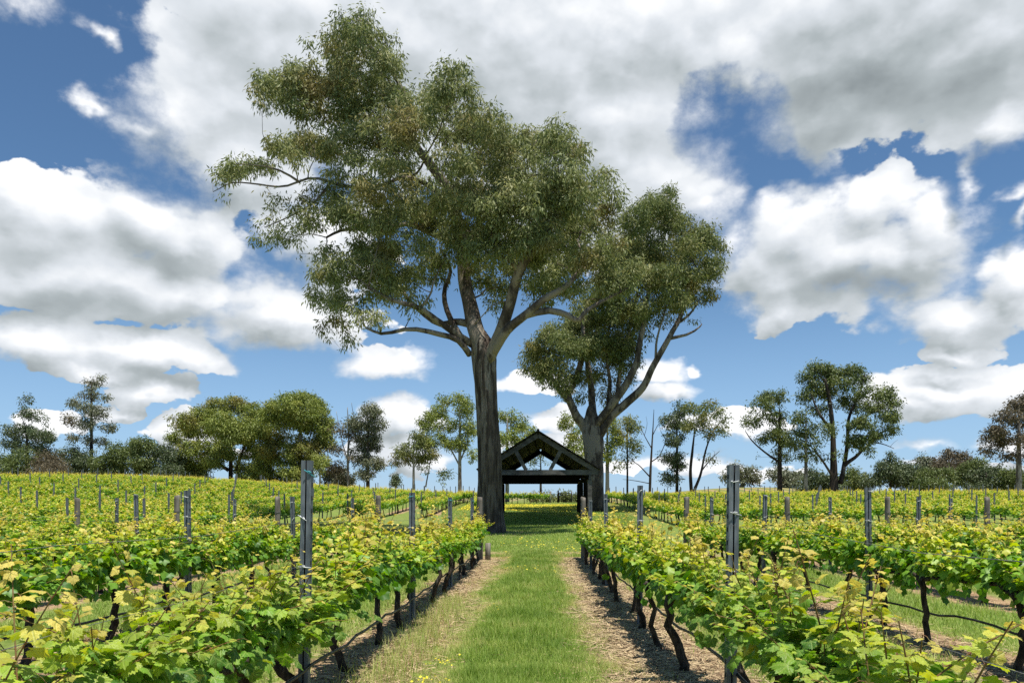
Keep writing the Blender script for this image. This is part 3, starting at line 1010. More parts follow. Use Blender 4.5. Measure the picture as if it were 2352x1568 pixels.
def place_post(p):
    y, u, side, k, i, block, sort = p
    x = row_x(u, y)
    w = 'left' if side < 0 else 'right'
    rn = rowname(side, k) if block == 'near' else None
    tilt = (RNG.normal(0, .012), RNG.normal(0, .012))
    if block == 'near' and side > 0 and k == 0 and i == 0:
        tilt = (0, .013)
    z = G(x, y)
    if sort == 'steel':
        if block == 'near':
            lab = f"grey steel post {ORD[4 - i]} before the end post, {rn}"
            grp = f"steel posts in the {rn}"
        else:
            lab = f"distant steel post {ORD[i + 1]} from the lawn, far block {w} of shelter, {ORD[k + 1]} row"
            grp = f"posts of the far block {w} of the shelter"
        t = thing('trellis_post', lab, 'trellis post', (x, y, z), -ROWDX + RNG.normal(0, .15), grp)
        body = link('channel', POSTM['near' if y < 21 else 'far'], t)
        if y < 21:
            for zc, mm in ((1.78, CLIPBL if (side < 0 and k == 0) else CLIPW), (1.42, CLIPW), (1.1, CLIPW), (.8, CLIPW)):
                c = link('wire_clip', mm, t, (RNG.normal(0, .008), 0, zc + RNG.normal(0, .04)))
                c.rotation_euler = (RNG.normal(0, .3), RNG.normal(0, .4), RNG.normal(0, .4))
        t.scale = (1, 1, RNG.uniform(.965, 1.03))
    else:
        if block == 'near':
            lab = f"weathered round timber end post, {rn}"
            grp = "timber end posts beside the lawn"
        else:
            lab = f"distant round timber post, far block {w} of shelter, heading the {ORD[k + 1]} row"
            grp = f"timber posts of the far block {w} of the shelter"
        t = thing('timber_post', lab, 'end post', (x, y, z), RNG.uniform(0, 6), grp)
        link('timber', WOODM[int(RNG.integers(0, 3))], t)
        link('wire_wrap', WRAPM, t)
        t.scale = (1.15, 1.15, RNG.uniform(.97, 1.02))
        tilt = (RNG.normal(0, .01), RNG.normal(0, .01))
    t.rotation_euler = (tilt[0], tilt[1], t.rotation_euler[2])

for p in post_c[:280]:
    place_post(p)
def far_posts():
    mb = MB()
    for (y, u, side, k, i, block, sort) in post_c[280:]:
        x = row_x(u, y)
        b, f = bar((x, y, G(x, y) - .1), (x, y, G(x, y) + 1.86), .085, .05, (0, 1, 0))
        mb.add(b, f, smooth=False)
    if mb.nv:
        tag(mb.obj('distant_trellis_posts', M_STEEL), kind='stuff')
far_posts()

# short brace block at the foot of the end post beside the path
def stub_post():
    y, u = 23.15, -1.5
    x = row_x(u, y)
    mb = MB(); mb.add(*rings(np.array([[0, 0, -.15], [0, 0, .3], [0.005, 0, .52], [0.005, 0, .53]]), [.085, .083, .082, .06], 12, .03))
    o = mb.obj('timber_stub', M_WOODP, None, (x, y, G(x, y)))
    tag(o, "short weathered timber stub at the foot of the end post beside the path", 'timber stub')
stub_post()

# ------------------------------------------------------------------ drip hoses and wires, one of each per row
def along_row(u, y0, y1, z, rad, sag, step=.35, sides=6):
    ys = np.arange(y0, y1, step)
    x = row_x(u, ys)
    zz = ground(x, ys) + z - sag * np.abs(np.sin((ys - y0) * math.pi / 1.42)) + (RNG.normal(0, sag * .3, len(ys)) if sag else 0)
    mb = MB(); mb.add(*rings(np.column_stack([x, ys, zz]), rad, sides))
    return mb

for (side, k, u, y0, y1, block) in ROWS:
    if block != 'near' or k > 3:
        continue
    ys0 = max(1.6, abs(u) / .72 - 1)
    rn = rowname(side, k)
    if ys0 > 20:
        continue
    o = along_row(u + .05, ys0, 23.4, .37, .014, .025).obj('drip_hose', M_HOSE)
    tag(o, f"black drip irrigation hose strung low along the {rn}", 'drip hose', 'drip hoses along the vine rows')
    for zc, nm in ((.80, 'lowest'), (1.12, 'middle'), (1.44, 'top')):
        o = along_row(u, ys0, 23.4, zc, .0013, .004, 1.2, 4).obj('trellis_wire', M_WIRE)
        tag(o, f"{nm} thin steel trellis wire of the {rn}", 'trellis wire', 'trellis wires along the vine rows')


# ------------------------------------------------------------------ the open gabled shelter between the gum trees
def shelter():
    Y0, Lr = 46.0, 17.0
    c = P(1236, HY, Y0)
    ang = -math.atan(.0464)
    gz = G(c[0], Y0)
    t = thing('picnic_shelter', "dark open-sided timber shelter with a gabled roof between the two gum trees", 'shelter', (c[0], Y0, gz), ang)
    zr, ze = 5.43 - gz, 3.20 - gz                    # ridge and eave of the front truss
    hw = 3.56
    sl = (zr - ze) / hw
    # roof: two thick pitched slabs with a ridge cap, battens beneath
    rf = MB()
    for s in (-1, 1):
        for (dz, th, y0, y1, e) in ((.075, .05, -.35, Lr + .3, .12),):
            a = np.array([0, 0, zr + dz]); b = np.array([s * (hw + e), 0, ze - sl * e + dz])
            V = []
            for y in (y0, y1):
                for p in (a, b):
                    for q in (0, th):
                        V.append([p[0], y, p[2] + q])
            V = np.array(V)
            rf.add(V, np.array([[0, 2, 3, 1], [4, 5, 7, 6], [1, 3, 7, 5], [0, 4, 6, 2], [2, 6, 7, 3], [0, 1, 5, 4]]), smooth=False)
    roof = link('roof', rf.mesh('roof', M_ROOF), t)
    cap = MB()
    cap.add(*rings(np.array([[0, -.38, zr + .125], [0, Lr + .33, zr + .125]]), .075, 8))
    link('ridge_cap', cap.mesh('ridge_cap', M_ROOF), roof)
    bt = MB()
    for s in (-1, 1):
        for f in np.linspace(.08, .95, 7):
            b, q = bar((s * hw * f, -.1, zr - sl * hw * f + .035), (s * hw * f, Lr, zr - sl * hw * f + .035), .09, .07)
            bt.add(b, q, smooth=False)
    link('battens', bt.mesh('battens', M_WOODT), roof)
    # trusses: rafters, tie beam, struts
    def truss(y, front):
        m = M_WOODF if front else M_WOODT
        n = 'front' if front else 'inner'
        rh = .27
        off = rh / 2 * math.sqrt(1 + sl * sl)
        for s in (-1, 1):
            x1 = hw + .02
            b, q = bar((s * .004, y, zr - off), (s * x1, y, ze - off + .02), .10, rh, (0, 1e-4, 1))
            mb = MB(); mb.add(b, q, smooth=False)
            link('rafter', mb.mesh('rafter', m), t)
            # strut leaning in from rafter to tie beam
            b, q = bar((s * 1.36, y + .002, zr - sl * 1.36 - .20), (s * .72, y + .002, ze - .02), .085, .22, (1, 0, .3))
            mb = MB(); mb.add(b, q, smooth=False)
            link('strut', mb.mesh('strut', m), t)
        mb = MB(); b, q = bar((-hw - .02, y - .012, ze - .15), (hw + .02, y - .012, ze - .15), .115, .30)
        mb.add(b, q, smooth=False)
        link('tie_beam', mb.mesh('tie_beam', m), t)
    ys = np.linspace(0, Lr, 4)
    for i, y in enumerate(ys):
        if i == 0:
            truss(float(y), True)
    for s in (-1, 1):                                # end rafters
        mb = MB(); b, q = bar((s * .004, Lr - .04, zr - .12), (s * hw, Lr - .04, ze - .12), .08, .40, (0, 1e-4, 1)); mb.add(b, q, smooth=False)
        link('rafter', mb.mesh('rafter', M_WOODT), t)
    for s in (-1, 1):
        mb = MB(); b, q = bar((s * 3.08, -.02, ze - .46), (s * 3.08, Lr + .02, ze - .46), .16, .30)
        mb.add(b, q, smooth=False)
        link('side_beam', mb.mesh('side_beam', M_WOODT), t)
        for i, y in enumerate(ys):
            mb = MB(); b, q = bar((s * 3.08, y, -.3), (s * 3.08, y, ze - .61), .24, .24, (0, 1, 0))
            mb.add(b, q, smooth=False)
            if i == 0:
                b, q = bar((s * 3.08, y - .03, ze - .61), (s * 3.08, y - .03, ze - .302), .12, .16, (0, 1, 0)); mb.add(b, q, smooth=False)
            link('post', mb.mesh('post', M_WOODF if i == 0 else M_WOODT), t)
    # deep fascia boards across the far end
    mb = MB()
    b, q = bar((-3.2, Lr - .12, ze - .17), (3.2, Lr - .12, ze - .17), .06, .80); mb.add(b, q, smooth=False)
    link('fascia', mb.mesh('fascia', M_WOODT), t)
shelter()

# ------------------------------------------------------------------ farm gate and fence posts at the far end of the lawn
def far_fence():
    def post(px, Y, h, r, lab, m):
        p = P(px, HY, Y); z = G(p[0], Y)
        mb = MB(); mb.add(*rings(np.array([[0, 0, -.2], [0.01, 0, h * .5], [0, 0, h], [0, 0, h + .02]]), [r, r * .95, r * .9, r * .6], 8, .05))
        o = mb.obj('fence_post', m, None, (p[0], Y, z))
        tag(o, lab, 'fence post', 'fence posts at the far gate')
        return p[0], Y, z
    post(1264, 88, 1.35, .12, "pale thick fence post standing beyond the lawn, beside the farm gate", M_WOODP)
    a = post(1282, 89, 1.45, .10, "dark gate post carrying the hinge side of the far farm gate", M_WOODT)
    b = post(1313, 91, 1.35, .08, "pale slim fence post at the latch side of the far farm gate", M_WOODP)
    t = thing('farm_gate', "dark farm gate with a diagonal brace at the far end of the lawn", 'gate', (a[0] + .1, a[1], a[2]), math.atan2(b[1] - a[1], b[0] - a[0]))
    w = math.hypot(b[0] - a[0], b[1] - a[1]) - .15
    fr, rl, br = MB(), MB(), MB()
    for p0, p1 in (((0, 0, .2), (0, 0, 1.15)), ((w, 0, .2), (w, 0, 1.15))):
        v, q = bar(p0, p1, .06, .06, (0, 1, 0)); fr.add(v, q, smooth=False)
    for z in (.2, .42, .66, .9, 1.15):
        v, q = bar((0.03, 0, z), (w - .03, 0, z), .05, .06); rl.add(v, q, smooth=False)
    v, q = bar((.05, -.05, 1.12), (w - .05, -.05, .22), .04, .08); br.add(v, q, smooth=False)
    link('stiles', fr.mesh('stiles', M_WOODT), t); link('rails', rl.mesh('rails', M_WOODT), t); link('brace', br.mesh('brace', M_WOODT), t)
far_fence()


# ------------------------------------------------------------------ trees
def gum_bark():
    m, N = material('gum_bark')
    pos = N.n('ShaderNodeNewGeometry').outputs['Position']
    z = N.n('ShaderNodeSeparateXYZ', {0: pos}).outputs[2]
    v = N.vm('MULTIPLY', pos, (1, 1, .12))
    a = N.noise(v, 5.5, 5.0, .62); b = N.noise(N.vm('MULTIPLY', pos, (1, 1, .07)), 14.0, 4.0, .6); c = N.noise(N.vm('MULTIPLY', pos, (1, 1, .22)), 1.9, 3.0, .55); d = N.noise(N.vm('MULTIPLY', pos, (1, 1, .5)), 26.0, 3.0, .6)
    col = N.mix(N.ss(a, .36, .64), (.052, .039, .030), (.145, .113, .088))
    zz = N.m('ADD', z, N.m('MULTIPLY', N.m('SUBTRACT', c, .5), 9.0))
    up = N.ss(zz, 3.5, 9.5)                              # bark shed higher up
    pale = N.m('MULTIPLY', N.ss(N.m('ADD', c, N.m('MULTIPLY', N.m('SUBTRACT', a, .5), .8)), .50, .56), N.m('ADD', .22, N.m('MULTIPLY', up, .78)))
    col = N.mix(pale, col, N.mix(N.ss(b, .4, .6), (.20, .168, .130), (.33, .29, .235)))
    red = N.m('MULTIPLY', N.ss(N.noise(N.vm('MULTIPLY', pos, (1, 1, .25)), 1.4, 2.0, .5), .57, .63), up)
    col = N.mix(N.m('MULTIPLY', red, .7), col, (.23, .115, .075))
    col = N.mix(N.m('MULTIPLY', N.ss(b, .56, .68), .75), col, (.032, .025, .02))
    h = N.m('ADD', N.m('ADD', N.m('MULTIPLY', a, .8), N.m('MULTIPLY', b, .7)), N.m('MULTIPLY', d, .25))
    p = principled(N, col, .88, .12, h, 1.0, .12)
    N.link(p.outputs[0], N.o.inputs[0])
    return m
M_BARK1 = gum_bark()
M_BARKL = bark_material('gum_limb_bark', (.055, .042, .033), (.135, .107, .082), (.28, .235, .18), (1, 1, .5), 2.4, .55, .6, .06)
M_TWIG = plain('twig', (.045, .034, .027), (.10, .078, .06), 3, .85, .1)
M_BARKD = bark_material('dark_bark', (.022, .017, .014), (.06, .047, .038), (.13, .11, .09), (1, 1, .2), 1.6, .3)
M_BARKP = bark_material('pale_bark', (.09, .078, .066), (.20, .175, .145), (.36, .33, .28), (1, 1, .3), 1.5, .6)
GUM = [(0.0, (.12, .155, .050)), (1.0, (.50, .47, .23)), (.5, (.245, .275, .105))]
M_GUM = leaf_material('gum_leaf', GUM, .30, .52, .22, vary=.30, clump=.33, clump_col=(.27, .20, .07))
M_GUM2 = leaf_material('gum_leaf_dark', [(0.0, (.095, .130, .040)), (1.0, (.36, .34, .14)), (.5, (.180, .210, .070))], .30, .52, .22, vary=.30, clump=.25, clump_col=(.28, .21, .06))
M_OLIVE = leaf_material('olive_leaf', [(0.0, (.125, .165, .036)), (1.0, (.40, .40, .095)), (.5, (.235, .28, .060))], .25, .5, .3, clump=.16, clump_col=(.26, .195, .05))
M_GREEN = leaf_material('green_leaf', [(0.0, (.070, .105, .030)), (1.0, (.25, .27, .085)), (.5, (.135, .172, .050))], .25, .5, .3)
M_DARK = leaf_material('dark_leaf', [(0.0, (.055, .085, .036)), (1.0, (.17, .19, .085)), (.5, (.100, .132, .056))], .2, .5, .35)
M_GREY = leaf_material('grey_leaf', [(0.0, (.100, .115, .064)), (1.0, (.30, .30, .20)), (.5, (.185, .20, .115))], .22, .5, .35, clump=.2, clump_col=(.21, .15, .095))
M_BROWN = leaf_material('brown_leaf', [(0.0, (.085, .074, .045)), (1.0, (.235, .19, .12)), (.5, (.150, .125, .074))], .22, .55, .25)

KITE = (np.array([[0, 0, 0], [.42, .5, .10], [1, 0, -.08], [.42, -.5, .10]]), [np.array([[0, 1, 2, 3]])])

class Tree:
    def __init__(self, seed):
        self.r = np.random.default_rng(seed)
        self.pts, self.rad = [], []                  # skeleton nodes
        self.limbs, self.twigs = [], MB()
        self.leaf = dict(P=[], R=[], n=[], a=[])
    def stem(self, ctrl, r0, r1, n=None, rough=.0, wig=.0, sides=8, power=1.0):
        ctrl = np.asarray(ctrl, float)
        ln = np.linalg.norm(np.diff(ctrl, axis=0), axis=1).sum()
        n = n or max(6, int(ln / .45))
        p = bezier(ctrl, n)
        if wig:
            w = self.r.normal(0, wig, (n, 3)); w[0] = 0
            for _ in range(2):
                w[1:-1] = (w[:-2] + w[1:-1] + w[2:]) / 3
            p = p + w
        rad = r1 + (r0 - r1) * (1 - np.linspace(0, 1, n)) ** power
        self.pts.append(p); self.rad.append(rad)
        return p, rad
    def nodes(self):
        return np.concatenate(self.pts), np.concatenate(self.rad)

def build_tree(name, label, seed, Y, trunk, limbs, lobes, mat, bark, leaf=(.20, .06), dens=1.0, puff=.9, group=None, limb_bark=None, twig_r=.026,
               thick=.62, droop=.8, trunk_rough=.05, cat='tree', auto_limbs=True, limb_r=.3, split=False, n_puff=1.0, fork=None, hang=.3, fill=.74):
    """trunk: [(px, py, radius in metres, depth offset)], limbs: [(r0, r1, [(px, py, depth)...])], lobes: [(px, py, rx, ry, density)], all measured at distance Y"""
    T = Tree(seed); r = T.r
    m2 = Y / F
    tp = np.array([P(a, b, Y + dz) for (a, b, _, dz) in trunk])
    base = tp[0].copy(); base[2] = G(base[0], base[1])
    tp[0] = base - np.array([0, 0, .25])
    tr_ = np.array([c for (_, _, c, _) in trunk])
    n = max(14, int(np.linalg.norm(np.diff(tp, axis=0), axis=1).sum() / .35))
    pts = bezier(tp, n)
    cum = np.concatenate([[0], np.cumsum(np.linalg.norm(np.diff(tp, axis=0), axis=1))]); cum /= cum[-1]
    rad = np.interp(np.linspace(0, 1, n), np.linspace(0, 1, len(tp)), tr_)
    zz = pts[:, 2] - base[2]
    rad = rad * (1 + .16 * np.exp(-np.clip(zz, 0, None) / .6))
    T.pts.append(pts); T.rad.append(rad)
    root = thing(name, label, cat, base, 0, group)
    o = base
    big = tr_[0] > .45
    mb = MB(); V, f = rings(pts, rad, 22 if big else 8, trunk_rough, r); mb.add(V - o, f)
    link('trunk', mb.mesh('trunk', bark), root)
    lm = MB()
    def add_limb(p, rd, sides):
        V, f = rings(p, rd, sides, .05, r)
        if True:
            q = MB(); q.add(V - o, f); link('branch', q.mesh('branch', limb_bark or bark), root)
        else:
            lm.add(V - o, f)
    for (r0, r1, c) in limbs:
        ctrl = [P(a, b, Y + dz) for (a, b, dz) in c]
        p, rd = T.stem(ctrl, r0, r1, wig=.05 if big else .03)
        add_limb(p, rd, 10 if r0 > .15 else 6)
    # lobes -> puffs of leaves
    lob = []
    for L in lobes:
        px, py, rx, ry = L[:4]; d = L[4] if len(L) > 4 else 1.0
        if name == 'gum_tree' and seed == 11 and px < 790 and 395 < py < 620:
            d *= .68                                 # the open, twiggy side of the great gum
        dz = L[5] if len(L) > 5 else None
        lob.append((px, py, rx, ry, d, dz))
    cxs = np.array([l[0] for l in lob]); wts = np.array([l[2] for l in lob])
    cx = np.average(cxs, weights=wts); half = max(np.max(np.abs(cxs - cx) + wts * .6), 1)
    puffs = []
    fk = pts[-1] if fork is None else pts[int(fork * (n - 1))]
    for (px, py, rx, ry, d, dz) in lob:
        if dz is None:
            room = math.sqrt(max(.05, 1 - ((px - cx) / half) ** 2)) * half * thick * m2
            dzs = [r.uniform(-1, 1) * room]
            if rx * m2 < room * .8 and rx > 40:
                dzs.append(-np.sign(dzs[0]) * r.uniform(.3, 1) * room)
        else:
            dzs = [dz]
        for q in dzs:
            c = P(px, py, Y + q)
            R = np.array([rx * m2, .5 * (rx + ry) * m2, ry * m2])
            R = np.maximum(R - .25 * puff, .4 * R)
            if auto_limbs:
                Np, Nr = T.nodes()
                dv = c - np.array([0, 0, R[2] * .2]) - Np
                cost = np.linalg.norm(dv, axis=1) + 2.2 * np.clip(Np[:, 2] - (c[2] - .2 * np.hypot(dv[:, 0], dv[:, 1])), 0, None) + 1.2 * np.clip(fk[2] - 1.5 - Np[:, 2], 0, None)
                j = int(np.argmin(cost)); s0 = Np[j]
                ln = np.linalg.norm(c - s0)
                if ln > .6:
                    mid = s0 + (c - s0) * .5 + np.array([r.normal(0, .07 * ln), r.normal(0, .07 * ln), .10 * ln])
                    rr = min(Nr[j] * .6, .020 * ln ** .8 * limb_r * 2.5 + .010)
                    p, rd = T.stem([s0, s0 + (mid - s0) * .5 + r.normal(0, .03 * ln, 3), mid, c], rr, rr * .28, wig=.04 * min(ln, 3))
                    add_limb(p, rd, 5)
            vol = R[0] * R[1] * R[2]
            npf = max(3, int(round(n_puff * 4.6 * ((vol ** (1 / 3) + .25 * puff) ** 2) / puff ** 2)))
            v = r.normal(0, 1, (npf, 3)); v /= np.linalg.norm(v, axis=1, keepdims=True)
            v[:, 2] = np.where(v[:, 2] < -.45, v[:, 2] * .5, v[:, 2])
            pp = c + v * R * (r.uniform(.3, 1.0, npf) ** .5 + np.where(r.random(npf) < .12, r.uniform(0, .35, npf), 0))[:, None] * .88 + r.normal(0, .10, (npf, 3)) * R
            key = np.floor((pp + np.array([.3, .1, .2])) / (puff * 2.1)).astype(np.int64)
            hv = np.sin(key[:, 0] * 12.9898 + key[:, 1] * 78.233 + key[:, 2] * 37.719 + seed) * 43758.5453
            pp = pp[(hv - np.floor(hv)) < fill * d ** .6]          # open gaps between the clumps
            for x in pp:
                R1 = puff * r.uniform(.5, 1.35)
                puffs.append((x, R1, d))
                if r.random() < hang:                # sprays hanging below the clump
                    puffs.append((x + np.array([r.normal(0, .4), r.normal(0, .4), -r.uniform(.6, 1.2)]) * R1, R1 * r.uniform(.4, .7), d * .7))
    # twigs tie every puff to the skeleton
    Np, Nr = T.nodes()
    order = np.argsort([np.min(np.linalg.norm(Np - p[0], axis=1)) for p in puffs]) if puffs else []
    for i in order:
        x, R, d = puffs[i]
        dv = x - Np
        ds = np.linalg.norm(dv, axis=1)
        cost = ds + 1.3 * np.clip(Np[:, 2] - x[2] + .1, 0, None)
        j = int(np.argmin(cost)); s0 = Np[j]; ln = np.linalg.norm(x - s0)
        if ln > .25:
            mid = s0 + (x - s0) * .55 + r.normal(0, .10 * ln, 3) + np.array([0, 0, .06 * ln])
            p = bezier([s0, mid, x], max(4, int(ln / .5) + 3))
            rr = min(Nr[j] * .6, twig_r * (1 + .35 * ln))
            V, f = rings(p, np.linspace(rr, twig_r * .35, len(p)), 4, 0, r, cap=False)
            T.twigs.add(V - o, f)
            Np = np.vstack([Np, p[1:]]); Nr = np.concatenate([Nr, np.linspace(rr, twig_r * .35, len(p))[1:]])
    if lm.nv:
        link('limbs', lm.mesh('limbs', limb_bark or bark), root)
    if T.twigs.nv:
        link('twigs', T.twigs.mesh('twigs', M_TWIG), root)
    # leaves
    if puffs and mat is not None:
        PP, AT, DI, NO, SZ = [], [], [], [], []
        for (x, R, d) in puffs:
            k = int(dens * d * 7.5 * R * R / (leaf[0] * leaf[1]))
            if k < 1:
                continue
            g = r.normal(0, .50, (k, 3)); ll = np.linalg.norm(g, axis=1, keepdims=True)
            g = np.where(ll > 1.25, g / ll * 1.2, g)
            g[:, 2] *= .78
            pos = x + g * R
            outw = g + np.array([0, 0, .1])
            dirn = outw * .7 + np.array([0, 0, -droop]) + r.normal(0, .5, (k, 3))
            nrm = r.normal(0, 1, (k, 3)) + outw * .6 + np.array([0, 0, .35])
            at = np.zeros((k, 4)); at[:, 0] = np.clip(.44 + r.normal(0, .10, k) + r.normal(0, .15), 0, 1); at[:, 1] = r.random(k)
            PP.append(pos); DI.append(dirn); NO.append(nrm); AT.append(at)
            SZ.append(r.uniform(.65, 1.3, k))
        PP, DI, NO, AT, SZ = map(np.concatenate, (PP, DI, NO, AT, SZ))
        TV = KITE[0] * np.array([leaf[0], leaf[1], leaf[0] * .5])
        cm = MB(); scatter(cm, TV, KITE[1], PP - o, frames(DI, NO), SZ, AT)
        link('crown', cm.mesh('crown', mat), root)
        return root, len(PP)
    return root, 0


# --- the great gum beside the shelter
Y1 = 38.0
build_tree('gum_tree', "huge spreading gum tree with a thick bare trunk beside the shelter", 11, Y1,
    [(1126, 1225, .68, 0), (1127, 1160, .58, 0), (1127, 1080, .56, 0), (1122, 1000, .52, 0), (1118, 930, .50, 0), (1115, 870, .53, 0), (1112, 820, .60, 0), (1106, 785, .50, 0), (1102, 765, .30, 0), (1100, 752, .12, 0)],
    [(.46, .10, [(1109, 815, 0), (1098, 770, 0), (1083, 715, .5), (1066, 650, .8), (1058, 560, 1.0), (1035, 450, .6), (985, 375, 0), (955, 335, -.6), (930, 270, -1.2), (915, 215, -1)]),
     (.33, .15, [(1120, 830, -.2), (1148, 770, -.7), (1172, 700, -1.4), (1186, 640, -2.0), (1206, 598, -2.4), (1250, 545, -2.6), (1290, 470, -2.2)]),
     (.16, .05, [(1192, 625, -2.1), (1172, 600, -2.6), (1150, 585, -2.8)]),
     (.26, .12, [(1128, 815, -.3), (1160, 765, -1.0), (1200, 728, -1.6), (1245, 690, -2.0), (1300, 660, -2.2), (1340, 610, -2.0)]),
     (.19, .035, [(1205, 724, -1.6), (1260, 714, -1.8), (1300, 722, -1.9), (1328, 736, -2.0), (1346, 716, -2.0), (1390, 690, -1.8), (1430, 668, -1.6), (1470, 645, -1.2)]),
     (.20, .06, [(1085, 790, .2), (1052, 770, -.4), (1005, 738, -1.2), (960, 705, -2.0), (905, 690, -2.6), (850, 660, -3.0)]),
     (.16, .05, [(1080, 815, 0), (1050, 782, -.6), (1000, 768, -1.2), (940, 758, -1.8), (880, 766, -2.4), (840, 750, -2.6)]),
     (.20, .07, [(1083, 745, .4), (1045, 738, .9), (1005, 742, 1.4), (950, 700, 1.8), (900, 640, 2.2)]),
     (.17, .06, [(1068, 790, .4), (1030, 720, .9), (1018, 670, 1.2), (1035, 620, 1.4), (1010, 570, 1.6)]),
     (.17, .05, [(1058, 560, 1.0), (1000, 540, .2), (940, 515, -.6), (870, 525, -1.2), (800, 525, -1.4), (750, 545, -1.6)]),
     (.12, .016, [(1045, 480, .7), (980, 425, -.6), (930, 408, -1.2), (880, 425, -1.5), (800, 430, -1.6), (720, 410, -1.6), (650, 430, -1.6), (590, 422, -1.6), (530, 420, -1.6), (490, 440, -1.6)]),
     (.07, .02, [(760, 420, -1.6), (720, 470, -1.4), (660, 500, -1.2), (610, 520, -1.2)]),
     (.06, .02, [(690, 420, -1.6), (650, 395, -1.9), (600, 380, -2.1), (540, 375, -2.1)]),
     (.15, .04, [(970, 352, -.3), (900, 300, .4), (850, 270, .8), (780, 265, 1.0), (700, 240, 1.0), (640, 230, 1.0)]),
     (.13, .04, [(938, 290, -1.0), (930, 220, -.6), (890, 150, -.2), (850, 100, 0)]),
     (.13, .04, [(1035, 450, .6), (1060, 380, 1.4), (1050, 300, 1.8), (1045, 230, 1.8)]),
     (.14, .05, [(1060, 590, 1.0), (1110, 500, 1.8), (1150, 420, 2.4), (1220, 350, 2.8)]),
     (.13, .04, [(1270, 515, -2.4), (1320, 450, -1.8), (1360, 430, -1.4)]),
     (.03, .012, [(1090, 745, -.3), (1130, 700, -.9), (1160, 690, -1.2)])],
    [(830, 85, 75, 48), (770, 140, 60, 48), (885, 140, 50, 55), (820, 180, 90, 50), (880, 215, 65, 45),
     (700, 190, 55, 45), (640, 195, 58, 48), (605, 228, 32, 40, .8), (690, 245, 60, 38), (770, 240, 70, 50, .9),
     (1042, 195, 58, 50), (1000, 225, 45, 40), (955, 260, 60, 55), (900, 290, 70, 50, .9), (1080, 240, 30, 30, .6),
     (820, 310, 80, 42, .9), (1050, 290, 80, 45), (1120, 290, 60, 48), (1170, 330, 70, 52), (1250, 320, 75, 50), (1310, 350, 45, 45), (1290, 400, 70, 50), (1200, 400, 80, 55), (1120, 370, 70, 50), (1040, 370, 50, 40, .8),
     (1060, 440, 85, 50), (1150, 460, 85, 55), (1250, 470, 90, 55), (1340, 450, 55, 50), (1385, 420, 38, 38), (1400, 470, 28, 45), (1350, 520, 70, 55), (1260, 550, 90, 50), (1160, 550, 90, 50), (1070, 540, 85, 50), (1000, 500, 70, 50),
     (500, 400, 46, 28, .8), (545, 385, 50, 28, .85), (600, 370, 50, 32, .9), (660, 350, 52, 34, .9), (720, 330, 55, 36), (770, 355, 55, 36, .9), (840, 375, 60, 34, .9), (910, 390, 60, 34), (960, 420, 55, 30, .8),
     (505, 448, 22, 12, .5), (620, 440, 24, 10, .3),
     (780, 410, 60, 34, .9), (860, 440, 75, 40), (740, 450, 55, 32, .85), (660, 480, 50, 36, .8), (610, 500, 36, 36, .8), (600, 550, 32, 30, .7), (660, 545, 50, 34, .85), (720, 510, 55, 36, .85), (800, 490, 65, 38, .9), (880, 510, 65, 44), (940, 470, 60, 44),
     (750, 580, 50, 26, .7), (940, 560, 70, 40), (860, 570, 65, 38), (1020, 600, 70, 36, .8),
     (840, 615, 75, 42), (770, 630, 55, 45), (730, 680, 36, 36, .9), (790, 690, 55, 42), (870, 670, 65, 40), (770, 745, 38, 34, .9), (798, 785, 20, 24, .7), (840, 730, 45, 30, .7), (930, 640, 60, 40, .8), (960, 690, 50, 26, .5),
     (1110, 610, 60, 34, .8), (1200, 600, 75, 38, .9), (1280, 610, 75, 44), (1350, 590, 60, 48), (1160, 660, 40, 30, .7), (1240, 650, 60, 32, .8), (1320, 660, 50, 34, .8), (1400, 560, 40, 45), (1400, 630, 45, 40),
     (1120, 650, 60, 34, .9, 2.5), (1240, 690, 44, 22, .6, 2.5), (1150, 690, 44, 26, .6, 3), (1280, 650, 60, 36, .9, 3), (1100, 580, 70, 40, 1, -3), (1210, 560, 70, 40, 1, -3.5), (1300, 560, 60, 40, 1, 3), (1000, 640, 40, 26, .6, 2), (1340, 700, 40, 22, .5, 2), (1430, 650, 46, 30, .9, -1.4), (1470, 620, 36, 30, .9, -1.2), (1390, 660, 40, 24, .8, -1.6),
     (1180, 480, 100, 50, 1, -4), (1050, 470, 80, 45, 1, -3.5), (920, 330, 60, 40, 1, -2.5), (1300, 480, 70, 50, 1, -3), (820, 230, 70, 45, 1, -2), (880, 590, 60, 34, 1, -2)],
    M_GUM, M_BARK1, leaf=(.23, .06), dens=.80, puff=.40, limb_bark=M_BARKL, split=True, limb_r=.55, trunk_rough=.09, n_puff=.66, fill=.80, thick=.5, droop=1.0)

